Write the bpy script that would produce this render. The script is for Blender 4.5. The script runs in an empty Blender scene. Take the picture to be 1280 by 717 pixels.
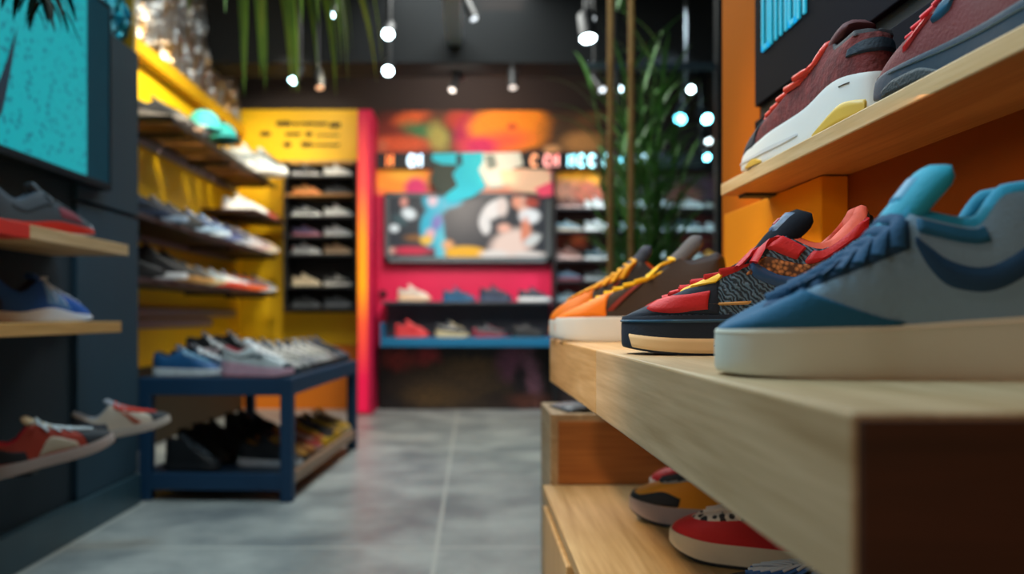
import bpy, bmesh, math, random
import numpy as np
from mathutils import Vector, Matrix, noise as mnoise
random.seed(7); np.random.seed(7)
C = bpy.context.scene.collection
PI = math.pi
sc = bpy.context.scene
sc.view_settings.view_transform = 'Standard'
sc.view_settings.look = 'None'
sc.view_settings.exposure = 0.0

# ------------------------------------------------------------------ materials
def lin(c):
    if isinstance(c, str):
        c = [int(c[i:i+2], 16) for i in (0, 2, 4)]
    r = []
    for v in c[:3]:
        v = v/255.0
        r.append(v/12.92 if v <= 0.04045 else ((v+0.055)/1.055)**2.4)
    return (*r, 1.0)
MC = {}
def M(col, rough=0.6, metal=0.0, bump=0.0, bscale=150, var=0.0, vscale=12, emit=0.0, ecol=None, coat=0.0, spec=None, alpha=None):
    key = (str(col), rough, metal, bump, bscale, var, vscale, emit, str(ecol), coat, spec)
    if key in MC: return MC[key]
    m = bpy.data.materials.new('mat_%s' % (col if isinstance(col, str) else '_'.join(map(str, col))))
    m.use_nodes = True
    nt = m.node_tree; b = nt.nodes['Principled BSDF']
    b.inputs['Base Color'].default_value = lin(col)
    b.inputs['Roughness'].default_value = rough
    b.inputs['Metallic'].default_value = metal
    if coat: b.inputs['Coat Weight'].default_value = coat
    if spec is not None: b.inputs['Specular IOR Level'].default_value = spec
    tc = nt.nodes.new('ShaderNodeTexCoord')
    if var > 0:
        n = nt.nodes.new('ShaderNodeTexNoise'); n.inputs['Scale'].default_value = vscale; n.inputs['Detail'].default_value = 4
        nt.links.new(tc.outputs['Object'], n.inputs['Vector'])
        mr = nt.nodes.new('ShaderNodeMapRange'); mr.inputs['From Min'].default_value = .3; mr.inputs['From Max'].default_value = .7
        mr.inputs['To Min'].default_value = 1-var; mr.inputs['To Max'].default_value = 1+var
        nt.links.new(n.outputs['Fac'], mr.inputs['Value'])
        mx = nt.nodes.new('ShaderNodeVectorMath'); mx.operation = 'SCALE'
        mx.inputs[0].default_value = lin(col)[:3]
        nt.links.new(mr.outputs['Result'], mx.inputs['Scale'])
        nt.links.new(mx.outputs['Vector'], b.inputs['Base Color'])
    if bump > 0:
        n2 = nt.nodes.new('ShaderNodeTexNoise'); n2.inputs['Scale'].default_value = bscale; n2.inputs['Detail'].default_value = 3
        nt.links.new(tc.outputs['Object'], n2.inputs['Vector'])
        bp = nt.nodes.new('ShaderNodeBump'); bp.inputs['Strength'].default_value = bump; bp.inputs['Distance'].default_value = 0.002
        nt.links.new(n2.outputs['Fac'], bp.inputs['Height']); nt.links.new(bp.outputs['Normal'], b.inputs['Normal'])
    if emit > 0:
        b.inputs['Emission Color'].default_value = lin(ecol if ecol is not None else col)
        b.inputs['Emission Strength'].default_value = emit
    MC[key] = m
    return m

def wood(name, c1, c2, axis='Y', scale=1.0, rough=0.5, c3=None):
    m = bpy.data.materials.new(name); m.use_nodes = True
    nt = m.node_tree; b = nt.nodes['Principled BSDF']; L = nt.links.new
    tc = nt.nodes.new('ShaderNodeTexCoord'); mp = nt.nodes.new('ShaderNodeMapping')
    s = {'X': (1.2, 14, 14), 'Y': (14, 1.2, 14), 'Z': (14, 14, 1.2)}[axis]
    mp.inputs['Scale'].default_value = [v*scale for v in s]
    L(tc.outputs['Object'], mp.inputs['Vector'])
    n = nt.nodes.new('ShaderNodeTexNoise'); n.inputs['Scale'].default_value = 1.6; n.inputs['Detail'].default_value = 6; n.inputs['Distortion'].default_value = 1.2
    L(mp.outputs['Vector'], n.inputs['Vector'])
    mp2 = nt.nodes.new('ShaderNodeMapping'); mp2.inputs['Scale'].default_value = [v*scale*(6 if v > 2 else 2.5) for v in s]
    L(tc.outputs['Object'], mp2.inputs['Vector'])
    n2 = nt.nodes.new('ShaderNodeTexNoise'); n2.inputs['Scale'].default_value = 2.2; n2.inputs['Detail'].default_value = 3
    L(mp2.outputs['Vector'], n2.inputs['Vector'])
    cr_ = nt.nodes.new('ShaderNodeValToRGB')
    cr_.color_ramp.elements[0].position = .3; cr_.color_ramp.elements[0].color = lin(c2)
    cr_.color_ramp.elements[1].position = .68; cr_.color_ramp.elements[1].color = lin(c1)
    ad = nt.nodes.new('ShaderNodeMath'); ad.operation = 'MULTIPLY_ADD'; ad.inputs[1].default_value = .35; 
    sb = nt.nodes.new('ShaderNodeMath'); sb.operation = 'MULTIPLY_ADD'; sb.inputs[1].default_value = .65
    L(n2.outputs['Fac'], ad.inputs[0]); ad.inputs[2].default_value = 0
    L(n.outputs['Fac'], sb.inputs[0]); L(ad.outputs[0], sb.inputs[2])
    L(sb.outputs[0], cr_.inputs['Fac'])
    # knots
    v = nt.nodes.new('ShaderNodeTexVoronoi'); v.inputs['Scale'].default_value = 1.0
    mp3 = nt.nodes.new('ShaderNodeMapping'); mp3.inputs['Scale'].default_value = [x*scale for x in {'X': (2.2, 6, 6), 'Y': (6, 2.2, 6), 'Z': (6, 6, 2.2)}[axis]]
    L(tc.outputs['Object'], mp3.inputs['Vector']); L(mp3.outputs['Vector'], v.inputs['Vector'])
    mr = nt.nodes.new('ShaderNodeMapRange'); mr.inputs['From Min'].default_value = .03; mr.inputs['From Max'].default_value = .09
    mr.inputs['To Min'].default_value = .45; mr.inputs['To Max'].default_value = 1
    L(v.outputs['Distance'], mr.inputs['Value'])
    sca = nt.nodes.new('ShaderNodeVectorMath'); sca.operation = 'SCALE'
    L(cr_.outputs['Color'], sca.inputs[0]); L(mr.outputs['Result'], sca.inputs['Scale'])
    L(sca.outputs['Vector'], b.inputs['Base Color'])
    b.inputs['Roughness'].default_value = rough
    bp = nt.nodes.new('ShaderNodeBump'); bp.inputs['Strength'].default_value = .15; bp.inputs['Distance'].default_value = .001
    L(n2.outputs['Fac'], bp.inputs['Height']); L(bp.outputs['Normal'], b.inputs['Normal'])
    return m

def blob_mat(name, base, blobs, rect, emit=0.0, rough=0.6, dist=0.03, dscale=6, grain=0.0, screen=False):
    """painted shapes on a panel; blobs (px,py,rx,ry,rot,color,soft) are laid out over the panel's own area 'rect'."""
    x0, y0, x1, y1 = rect; W = x1-x0; H = y1-y0
    m = bpy.data.materials.new(name); m.use_nodes = True
    nt = m.node_tree; b = nt.nodes['Principled BSDF']; L = nt.links.new
    tc = nt.nodes.new('ShaderNodeTexCoord')
    sc_ = nt.nodes.new('ShaderNodeVectorMath'); sc_.operation = 'MULTIPLY'; sc_.inputs[1].default_value = (W/H, 1, 0)
    L(tc.outputs['UV'], sc_.inputs[0])
    n = nt.nodes.new('ShaderNodeTexNoise'); n.inputs['Scale'].default_value = dscale; n.inputs['Detail'].default_value = 3
    L(sc_.outputs['Vector'], n.inputs['Vector'])
    off = nt.nodes.new('ShaderNodeVectorMath'); off.operation = 'SUBTRACT'; off.inputs[1].default_value = (.5, .5, .5)
    L(n.outputs['Color'], off.inputs[0])
    os_ = nt.nodes.new('ShaderNodeVectorMath'); os_.operation = 'SCALE'; os_.inputs['Scale'].default_value = dist*4
    L(off.outputs['Vector'], os_.inputs[0])
    ad = nt.nodes.new('ShaderNodeVectorMath'); ad.operation = 'ADD'
    L(sc_.outputs['Vector'], ad.inputs[0]); L(os_.outputs['Vector'], ad.inputs[1])
    fl = nt.nodes.new('ShaderNodeVectorMath'); fl.operation = 'MULTIPLY'; fl.inputs[1].default_value = (1, 1, 0)
    L(ad.outputs['Vector'], fl.inputs[0])
    rgb = nt.nodes.new('ShaderNodeRGB'); rgb.outputs[0].default_value = lin(base)
    cur = rgb.outputs[0]
    for (px, py, rx, ry, rot, col, soft) in blobs:
        mp = nt.nodes.new('ShaderNodeMapping'); mp.vector_type = 'TEXTURE'
        mp.inputs['Location'].default_value = ((px-x0)/H, (y1-py)/H, 0)
        mp.inputs['Rotation'].default_value = (0, 0, math.radians(rot))
        mp.inputs['Scale'].default_value = (rx/H, ry/H, 1)
        L(fl.outputs['Vector'], mp.inputs['Vector'])
        ln = nt.nodes.new('ShaderNodeVectorMath'); ln.operation = 'LENGTH'; L(mp.outputs['Vector'], ln.inputs[0])
        mr = nt.nodes.new('ShaderNodeMapRange'); mr.inputs['From Min'].default_value = 1-soft; mr.inputs['From Max'].default_value = 1+soft
        mr.inputs['To Min'].default_value = 1; mr.inputs['To Max'].default_value = 0
        L(ln.outputs['Value'], mr.inputs['Value'])
        mx = nt.nodes.new('ShaderNodeMix'); mx.data_type = 'RGBA'
        L(mr.outputs['Result'], mx.inputs['Factor']); L(cur, mx.inputs['A']); mx.inputs['B'].default_value = lin(col)
        cur = mx.outputs['Result']
    if grain > 0:
        n3 = nt.nodes.new('ShaderNodeTexNoise'); n3.inputs['Scale'].default_value = 22; n3.inputs['Detail'].default_value = 5
        L(sc_.outputs['Vector'], n3.inputs['Vector'])
        mr = nt.nodes.new('ShaderNodeMapRange'); mr.inputs['From Min'].default_value = .3; mr.inputs['From Max'].default_value = .7
        mr.inputs['To Min'].default_value = 1-grain; mr.inputs['To Max'].default_value = 1+grain
        L(n3.outputs['Fac'], mr.inputs['Value'])
        s2 = nt.nodes.new('ShaderNodeVectorMath'); s2.operation = 'SCALE'; L(cur, s2.inputs[0]); L(mr.outputs['Result'], s2.inputs['Scale'])
        cur = s2.outputs['Vector']
    b.inputs['Roughness'].default_value = rough
    if screen: b.inputs['Base Color'].default_value = (.01, .01, .012, 1)
    else: L(cur, b.inputs['Base Color'])
    if emit > 0:
        L(cur, b.inputs['Emission Color']); b.inputs['Emission Strength'].default_value = emit
    return m

# ------------------------------------------------------------------ mesh helpers
def mk(name, VF, mat, parent=None, smooth=False, loc=None, uv=None, angle=40):
    V, F = VF
    me = bpy.data.meshes.new(name)
    me.from_pydata([tuple(map(float, v)) for v in V], [], [tuple(f) for f in F])
    me.update()
    bm = bmesh.new(); bm.from_mesh(me)
    bmesh.ops.recalc_face_normals(bm, faces=bm.faces)
    bm.to_mesh(me); bm.free()
    if smooth:
        for p in me.polygons: p.use_smooth = True
        me.set_sharp_from_angle(angle=math.radians(angle))
    if uv:
        l = me.uv_layers.new(name='UV')
        for lp in me.loops:
            l.data[lp.index].uv = uv(me.vertices[lp.vertex_index].co)
    if mat: me.materials.append(mat)
    o = bpy.data.objects.new(name, me); C.objects.link(o)
    if parent is not None: o.parent = parent
    if loc is not None: o.location = loc
    return o

def join(*vfs):
    V, F = [], []
    for v, f in vfs:
        n = len(V); V += list(v); F += [tuple(i+n for i in q) for q in f]
    return V, F

def box(x0, x1, y0, y1, z0, z1, bev=0.0, seg=2):
    bm = bmesh.new()
    bmesh.ops.create_cube(bm, size=1)
    for v in bm.verts:
        v.co = ((x0+x1)/2 + v.co.x*(x1-x0), (y0+y1)/2 + v.co.y*(y1-y0), (z0+z1)/2 + v.co.z*(z1-z0))
    if bev > 0:
        bmesh.ops.bevel(bm, geom=list(bm.edges), offset=bev, segments=seg, affect='EDGES', profile=.5)
    V = [v.co.copy() for v in bm.verts]; bm.verts.index_update()
    F = [[v.index for v in f.verts] for f in bm.faces]
    bm.free(); return V, F

def xf(VF, M4):
    return [M4 @ Vector(v) for v in VF[0]], VF[1]

def lathe(prof, n=20, M4=None):
    V, F = [], []
    for r, z in prof:
        for k in range(n):
            a = 2*PI*k/n; V.append(Vector((r*math.cos(a), r*math.sin(a), z)))
    m = len(prof)
    for i in range(m-1):
        for k in range(n):
            F.append((i*n+k, i*n+(k+1) % n, (i+1)*n+(k+1) % n, (i+1)*n+k))
    F.append(tuple(range(n))); F.append(tuple((m-1)*n+k for k in range(n)))
    if M4 is not None: V = [M4 @ v for v in V]
    return V, F

def sweep(pts, r, n=8, wdir=None, rw=None, taper=None):
    """tube (or flat ribbon when wdir / rw are given) along points"""
    pts = [Vector(p) for p in pts]; V, F = [], []
    up0 = Vector((0, 0, 1))
    for i, p in enumerate(pts):
        t = (pts[min(i+1, len(pts)-1)] - pts[max(i-1, 0)]).normalized()
        w = Vector(wdir) if wdir is not None else (up0 if abs(t.z) < .9 else Vector((1, 0, 0)))
        s = (w - t*w.dot(t)).normalized(); u = t.cross(s)
        k = taper(i/(len(pts)-1)) if taper else 1
        a = (rw if rw else r)*k; b = r*k
        for j in range(n):
            an = 2*PI*j/n
            V.append(p + s*a*math.cos(an) + u*b*math.sin(an))
    for i in range(len(pts)-1):
        for j in range(n):
            F.append((i*n+j, i*n+(j+1) % n, (i+1)*n+(j+1) % n, (i+1)*n+j))
    F.append(tuple(range(n))); F.append(tuple((len(pts)-1)*n+j for j in range(n)))
    return V, F

def quad(p0, p1, p2, p3):
    return [Vector(p) for p in (p0, p1, p2, p3)], [(0, 1, 2, 3)]

def thing(name, label, cat, loc=(0, 0, 0), rotz=0.0, group=None):
    o = bpy.data.objects.new(name, None); C.objects.link(o)
    o.empty_display_size = .05
    o.location = loc; o.rotation_euler = (0, 0, rotz)
    o['label'] = label; o['category'] = cat
    if group: o['group'] = group
    return o
def tag(o, label, cat, group=None):
    o['label'] = label; o['category'] = cat
    if group: o['group'] = group
    return o
def struct(name, VF, mat, label, cat, smooth=False, uv=None):
    o = mk(name, VF, mat, smooth=smooth, uv=uv)
    o['kind'] = 'structure'; o['label'] = label; o['category'] = cat
    return o
def rel(VF, loc):
    l = Vector(loc); return [Vector(v)-l for v in VF[0]], VF[1]

# ------------------------------------------------------------------ splines
def spl(xs, ys):
    xs = np.array(xs, float); ys = np.array(ys, float)
    d = np.diff(ys)/np.diff(xs)
    m = np.empty_like(ys); m[0] = d[0]; m[-1] = d[-1]
    for i in range(1, len(xs)-1):
        m[i] = 0 if d[i-1]*d[i] <= 0 else 2*d[i-1]*d[i]/(d[i-1]+d[i])
    def f(x):
        x = min(max(x, xs[0]), xs[-1]); i = min(int(np.searchsorted(xs, x, side='right'))-1, len(xs)-2); i = max(i, 0)
        h = xs[i+1]-xs[i]; t = (x-xs[i])/h
        return float((2*t**3-3*t**2+1)*ys[i] + (t**3-2*t**2+t)*h*m[i] + (-2*t**3+3*t**2)*ys[i+1] + (t**3-t**2)*h*m[i+1])
    return f

# ------------------------------------------------------------------ the shoe
_w = spl([0, .1, .2, .3, .4, .5, .6, .7, .8, .9, 1], [0, .066, .103, .116, .117, .126, .148, .156, .136, .083, 0])
class Last:
    """shape functions of one shoe in its own space: heel x=0, toe x=1, width y, height z"""
    def __init__(s, heel=.34, dip=.27, dipx=.2, eye=(.42, .37), vamp=(.72, .2), top=(.34, .46), zs=((0, .17), (.4, .12), (.75, .1), (1, .1)),
                 spring=.03, hspring=.0, width=1.0, toe=.72, flare=1.03, side=.7, heelx=.03, tabh=0.0, hk=.1, bow_=0.018):
        s.__dict__.update(locals())
        s.zs_f = spl([a for a, b in zs], [b for a, b in zs])
        s.ix = spl([0, .12, .25, .38, .5], [heelx, heelx+.02, hk, max(hk+.04, dipx+.06), eye[0]])
        s.iy = spl([0, .06, .14, .25, .38, .5, .7, .85, .95, 1], [0, .035, .062, .078, .08, .068, .06, .052, .034, 0])
        s.iz = spl([0, .08, .24, .38, .5], [heel+tabh, heel, heel*.8+dip*.2, dip, eye[1]])
    def xq(s, q): return (1-math.cos(PI*q))/2
    def outline(s, p, k=1.0):
        p = p % 2.0; q = p if p <= 1 else 2-p; sg = 1 if p <= 1 else -1
        x = s.xq(q); y = sg*_w(q)*s.width
        cx = .5
        return (cx+(x-cx)*(1+(k-1)*.35), y*k)
    def zb(s, x): return s.spring*max(0, (x-.7)/.3)**2 + s.hspring*max(0, (.15-x)/.15)**2
    def opening(s, p):
        p = p % 2.0; q = p if p <= 1 else 2-p; sg = 1 if p <= 1 else -1
        if q <= .5: x, z = s.ix(q), s.iz(q)
        else:
            r = (q-.5)/.5
            x = s.eye[0]+(s.vamp[0]-s.eye[0])*r; z = s.eye[1]+(s.vamp[1]-s.eye[1])*r - s.bow_*math.sin(PI*r)
        return Vector((x, sg*s.iy(q)*s.width, z))
    def S(s, p, t):
        """upper surface: t=0 at the sole, t=1 at the opening"""
        pm = p % 2.0; q = pm if pm <= 1 else 2-pm
        x, y = s.outline(p, .955); O = Vector((x, y, s.zs_f(min(max(x, 0), 1))-.012)); I = s.opening(p)
        a = .03 if q > .2 else -.12*(1-q/.2)+.03
        if q > .75: b = s.side+(s.toe-s.side)*((q-.75)/.25)
        else: b = s.side
        Cc = Vector((O.x+(I.x-O.x)*a, O.y+(I.y-O.y)*a, O.z+(I.z-O.z)*b))
        return O*(1-t)**2 + Cc*(2*t*(1-t)) + I*t*t
    def R(s, p, h):
        """sole side wall, h 0 bottom .. 1 top"""
        x, y = s.outline(p, 1.0); xc = min(max(x, 0), 1)
        z0 = s.zb(xc); z1 = s.zs_f(xc)
        k = s.flare - (s.flare-1.0)*h + .012*math.sin(PI*h) - (.03*(1-h/.12)**2 if h < .12 else 0)
        if h > .9: k -= .012*((h-.9)/.1)**2
        x, y = s.outline(p, k)
        return Vector((x, y, z0+(z1-z0)*h))
def nrm(f, p, t):
    e = .004
    t0, t1 = max(0, t-e), min(1, t+e)
    n = (f(p+e, t)-f(p-e, t)).cross(f(p, t1)-f(p, t0))
    if n.length < 1e-9: n = Vector((0, 0, 1))
    n.normalize()
    c = f(p, t)
    if n.dot(Vector((c.x-.45, c.y*3, .12+.2*(c.z-.1)))) < 0 : n = -n
    return n
def ploop(n):   # parameter samples around the whole outline, denser at the ends
    return [2*k/n for k in range(n)]
def upper_mesh(s, n, m):
    P = ploop(n); V, F = [], []
    for j in range(m+1):
        t = j/m
        for p in P: V.append(s.S(p, t))
    for j in range(m):
        for k in range(n): F.append((j*n+k, j*n+(k+1) % n, (j+1)*n+(k+1) % n, (j+1)*n+k))
    return V, F
def lining_mesh(s, n, roll=.016):
    P = ploop(n); V, F = [], []; rings = 0
    for ring in range(7):
        for p in P:
            I = s.opening(p); cx = min(max(I.x, .2), .62); d = Vector((cx-I.x, -I.y, 0))
            d = d.normalized() if d.length > 1e-6 else Vector((0, 0, 0))
            r = min(roll, abs(I.y)*.6+.006)
            if ring <= 4:
                ph = PI*ring/4
                v = I + d*r*(1-math.cos(ph)) + Vector((0, 0, r*math.sin(ph)*1.0))
                if ring == 0: v = v - d*.001 - Vector((0, 0, .004))
            elif ring == 5:
                v = I + d*(2*r+.004); v.z = I.z - .06
                v.z = max(v.z, s.zs_f(min(max(v.x, 0), 1))+.03)
            else:
                x, y = s.outline(p, .8); q = .35
                v = Vector((x*.55+I.x*.45, y*.85, s.zs_f(min(max(x, 0), 1))+.012))
            V.append(v)
    for j in range(6):
        for k in range(n): F.append((j*n+k, j*n+(k+1) % n, (j+1)*n+(k+1) % n, (j+1)*n+k))
    h = n//2
    b = 6*n
    for k in range(h):
        a0, a1 = b+k, b+k+1; c0, c1 = b+(n-k) % n, b+(n-k-1) % n
        q = [a0, a1, c1, c0]; q2 = []
        for i in q:
            if i not in q2: q2.append(i)
        if len(q2) > 2: F.append(tuple(q2))
    return V, F
def sole_mesh(s, n, hs, lo=0.0):
    P = ploop(n); V, F = [], []
    rings = [None]+list(hs)+[None]
    for i, h in enumerate(rings):
        for p in P:
            if h is None:
                hh = hs[0] if i == 0 else hs[-1]
                v = s.R(p, hh); x, y = s.outline(p, .88); v = Vector((x, y, v.z))
            else: v = s.R(p, h)
            V.append(v)
    m = len(rings)
    for j in range(m-1):
        for k in range(n): F.append((j*n+k, j*n+(k+1) % n, (j+1)*n+(k+1) % n, (j+1)*n+k))
    h_ = n//2
    for b in (0, (m-1)*n):
        for k in range(h_):
            q = [b+k, b+k+1, b+(n-k-1) % n, b+(n-k) % n]; q2 = []
            for i in q:
                if i not in q2: q2.append(i)
            if len(q2) > 2: F.append(tuple(q2))
    return V, F
def tongue_path(s):
    ex, ez = s.eye; vx, vz = s.vamp
    dx, dz = ex-vx, ez-vz
    return [Vector((vx+.05, 0, vz-.045)), Vector((vx-.01, 0, vz-.012)), Vector((vx+dx*.35, 0, vz+dz*.35-.012)), Vector((vx+dx*.7, 0, vz+dz*.7-.002)),
            Vector((ex, 0, ez+.012)), Vector(((ex*.5+s.top[0]*.5), 0, ez*.5+s.top[1]*.5+.008)), Vector((s.top[0], 0, s.top[1]))]
def tongue_mesh(s, thick=.026, n=14, res=4):
    pts = tongue_path(s); d = [0]
    for a, b in zip(pts, pts[1:]): d.append(d[-1]+(b-a).length)
    fx = spl(d, [p.x for p in pts]); fz = spl(d, [p.z for p in pts])
    N = len(pts)*res; V, F = [], []
    for i in range(N+1):
        u = i/N*d[-1]; e = 1e-3
        c = Vector((fx(u), 0, fz(u))); t = Vector((fx(u+e)-fx(u-e), 0, fz(u+e)-fz(u-e))).normalized(); up = Vector((-t.z, 0, t.x))
        if up.z < 0: up = -up
        f = i/N
        w = (.05+.028*f)*s.width; th = thick*(.35+.65*min(1, max(0, (f-.3)/.4)))
        end = 1.0
        if f > .9:
            end = math.sqrt(max(0.0, 1-((f-.9)/.1)**2))
        w2 = w*(.7+.3*end); th2 = th*max(end, .04)
        for k in range(n):
            a = 2*PI*k/n
            ca, sa = math.cos(a), math.sin(a)
            yy = w2*math.copysign(abs(ca)**.7, ca); zz = th2*math.copysign(abs(sa)**.8, sa)
            arch = -.45*(yy*yy)/.1
            V.append(c + Vector((0, yy, 0)) + up*(zz+arch))
    for i in range(N):
        for k in range(n): F.append((i*n+k, i*n+(k+1) % n, (i+1)*n+(k+1) % n, (i+1)*n+k))
    F.append(tuple(range(n))); F.append(tuple(N*n+k for k in range(n)))
    return V, F
def smooth_pts(P, k):
    if k < 2: return P
    u = list(range(len(P))); fs = [spl(u, [q[i] for q in P]) for i in range(3)]
    return [Vector([f(j/k) for f in fs]) for j in range((len(P)-1)*k+1)]
def laces_mesh(s, rows=6, rw=.017, rt=.007, n=8, loops=True, bow=False, lift=.02, ts=.70, r0=.14):
    out = []; L_ = []
    ex, ez = s.eye; vx, vz = s.vamp
    td = Vector((ex-vx, 0, ez-vz)).normalized(); up = Vector((-td.z, 0, td.x))
    if up.z < 0: up = -up
    for i in range(rows):
        r = r0+(.92-r0)*(1-i/(rows-1)); q = .5+.5*(1-r)
        q2 = min(.97, q+.022)
        a = s.S(q, ts)+nrm(s.S, q, ts)*.012; b = s.S(2-q2, ts)+nrm(s.S, 2-q2, ts)*.012
        aa = s.S(q, .84)+nrm(s.S, q, .84)*.019; bb = s.S(2-q2, .84)+nrm(s.S, 2-q2, .84)*.019
        a1 = s.opening(q)+up*.016; b1 = s.opening(2-q2)+up*.016
        mid = (a1+b1)/2+up*lift
        P = smooth_pts([a, aa, a1, a1*.5+mid*.5+up*.004, mid, b1*.5+mid*.5+up*.004, b1, bb, b], 3 if n > 6 else 1)
        out.append(sweep(P, rt, n, wdir=td, rw=rw))
    if bow:
        c = s.opening(.52); c = Vector((c.x, 0, c.z))+up*(lift+.012)
        for sg in (1, -1):
            P = [c+Vector((.02*math.sin(PI*k/10*2)*1.2-.01*k/10, sg*(.012+.1*math.sin(PI*k/10)), .012*math.sin(PI*k/10)-.035*k/10)) for k in range(11)]
            out.append(sweep(P, rt, n))
            P = [c+Vector((.02+.03*k/5, sg*(.02+.05*k/5), -.01-.05*(k/5)**2)) for k in range(6)]
            out.append(sweep(P, rt, n))
    return join(*out)
def patch(f, A, B, d=.006, N=24, K=6, sink=.003, uvs=False):
    """raised panel between two curves drawn on a surface f(p,t)"""
    ua = np.linspace(0, 1, len(A)); ub = np.linspace(0, 1, len(B))
    ap, at_ = spl(ua, [a[0] for a in A]), spl(ua, [a[1] for a in A])
    bp, bt = spl(ub, [a[0] for a in B]), spl(ub, [a[1] for a in B])
    V, F = [], []
    for j in range(K+1):
        v = j/K
        for i in range(N+1):
            u = i/N
            p = ap(u)*(1-v)+bp(u)*v; t = at_(u)*(1-v)+bt(u)*v
            e = -sink if j in (0, K) or i in (0, N) else d
            V.append(f(p, t)+nrm(f, p, min(max(t, .002), .998))*e)
    for j in range(K):
        for i in range(N): F.append((j*(N+1)+i, j*(N+1)+i+1, (j+1)*(N+1)+i+1, (j+1)*(N+1)+i))
    return V, F
def mir(A): return [(2-p, t) for p, t in A]
SWOOSH_LO = [(.645, .70), (.625, .50), (.585, .34), (.52, .30), (.42, .38), (.30, .54), (.16, .74)]
SWOOSH_HI = [(.645, .72), (.618, .62), (.585, .52), (.53, .47), (.43, .50), (.30, .61), (.16, .76)]

def scl(VF, L): return [Vector(v)*L for v in VF[0]], VF[1]
class ShoeBuilder:
    def __init__(s, last, name, label, L, loc, rotz, tilt=0, roll=0, group=None, cat='shoe', n=56, m=12):
        s.s = last; s.L = L; s.n = n; s.m = m; s.parts = {}
        s.root = thing(name, label, cat, loc, 0, group)
        s.root.rotation_euler = (roll, -tilt, rotz)
    def add(s, name, VF, mat, angle=60, label=None):
        host = 'tongue' if name.startswith('tongue_') or name == 'emblem_patch' else 'midsole' if name.startswith(('sole_', 'crash_')) else None
        o = mk(name, scl(VF, s.L), mat, s.parts.get(host, s.root), smooth=True, angle=angle)
        s.parts.setdefault(name, o)
        if label: o['label'] = label
        return o
    def core(s, upper, sole, lining, tongue, laces, outsole=None, rows=6, rw=.017, rt=.007, thick=.026, hs=None, bow=False, roll=.016, lift=.02, ts=.66, r0=.14):
        s.add('upper', upper_mesh(s.s, s.n, s.m), upper)
        if outsole:
            s.add('outsole', sole_mesh(s.s, s.n, [0, .04, .1, .16]), outsole)
            s.add('midsole', sole_mesh(s.s, s.n, hs or [.16, .2, .4, .6, .8, .93, 1]), sole)
        else:
            s.add('midsole', sole_mesh(s.s, s.n, hs or [0, .04, .12, .3, .5, .7, .88, .95, 1]), sole)
        s.add('lining', lining_mesh(s.s, s.n, roll), lining)
        s.add('tongue', tongue_mesh(s.s, thick), tongue)
        if laces: s.add('laces', laces_mesh(s.s, rows, rw, rt, bow=bow, lift=lift, ts=ts, r0=r0), laces)
    def both(s, name, A, B, mat, d=.006, f=None, sides=(1, -1), N=24, K=6, label=None):
        f = f or s.s.S
        for sg in sides:
            a, b = (A, B) if sg > 0 else (mir(A), mir(B))
            s.add(name, patch(f, a, b, d, N, K), mat, label=label)
    def toe_cap(s, t, mat, d=.006, q0=.78, name='toe_cap', ramp=.3, pw=.6):
        n = 24
        A = [(q0+(2-2*q0)*k/n, .02) for k in range(n+1)]
        B = [(q0+(2-2*q0)*k/n, .04+(t-.04)*(min(1, min(k, n-k)/n/ramp)**pw if k not in (0, n) else .0)) for k in range(n+1)]
        s.add(name, patch(s.s.S, A, B, d, 60, 10), mat)
    def heel_panel(s, q, t0, t1, mat, d=.006, name='heel_counter'):
        A = [(-q+2*q*k/10, t0) for k in range(11)]
        B = [(-q+2*q*k/10, t0+(t1-t0)*max(.12, math.sin(PI*k/10))**.4) for k in range(11)]
        s.add(name, patch(s.s.S, A, B, d, 28, 8), mat)
    def eyestay(s, mat, t=.74, q0=.5, q1=.985, d=.007, name='eyestay'):
        s.both(name, [(q0, t), (q0+(q1-q0)*.5, t), (q1, t+.1)], [(q0, .985), (q0+(q1-q0)*.5, .985), (q1, .985)], mat, d)
    def swoosh(s, mat, d=.009, dp=0, lo=SWOOSH_LO, hi=SWOOSH_HI, name='side_swoosh', sides=(1, -1)):
        s.both(name, [(p+dp, t) for p, t in lo], [(p+dp, t) for p, t in hi], mat, d, N=36, K=4, sides=sides)

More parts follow.
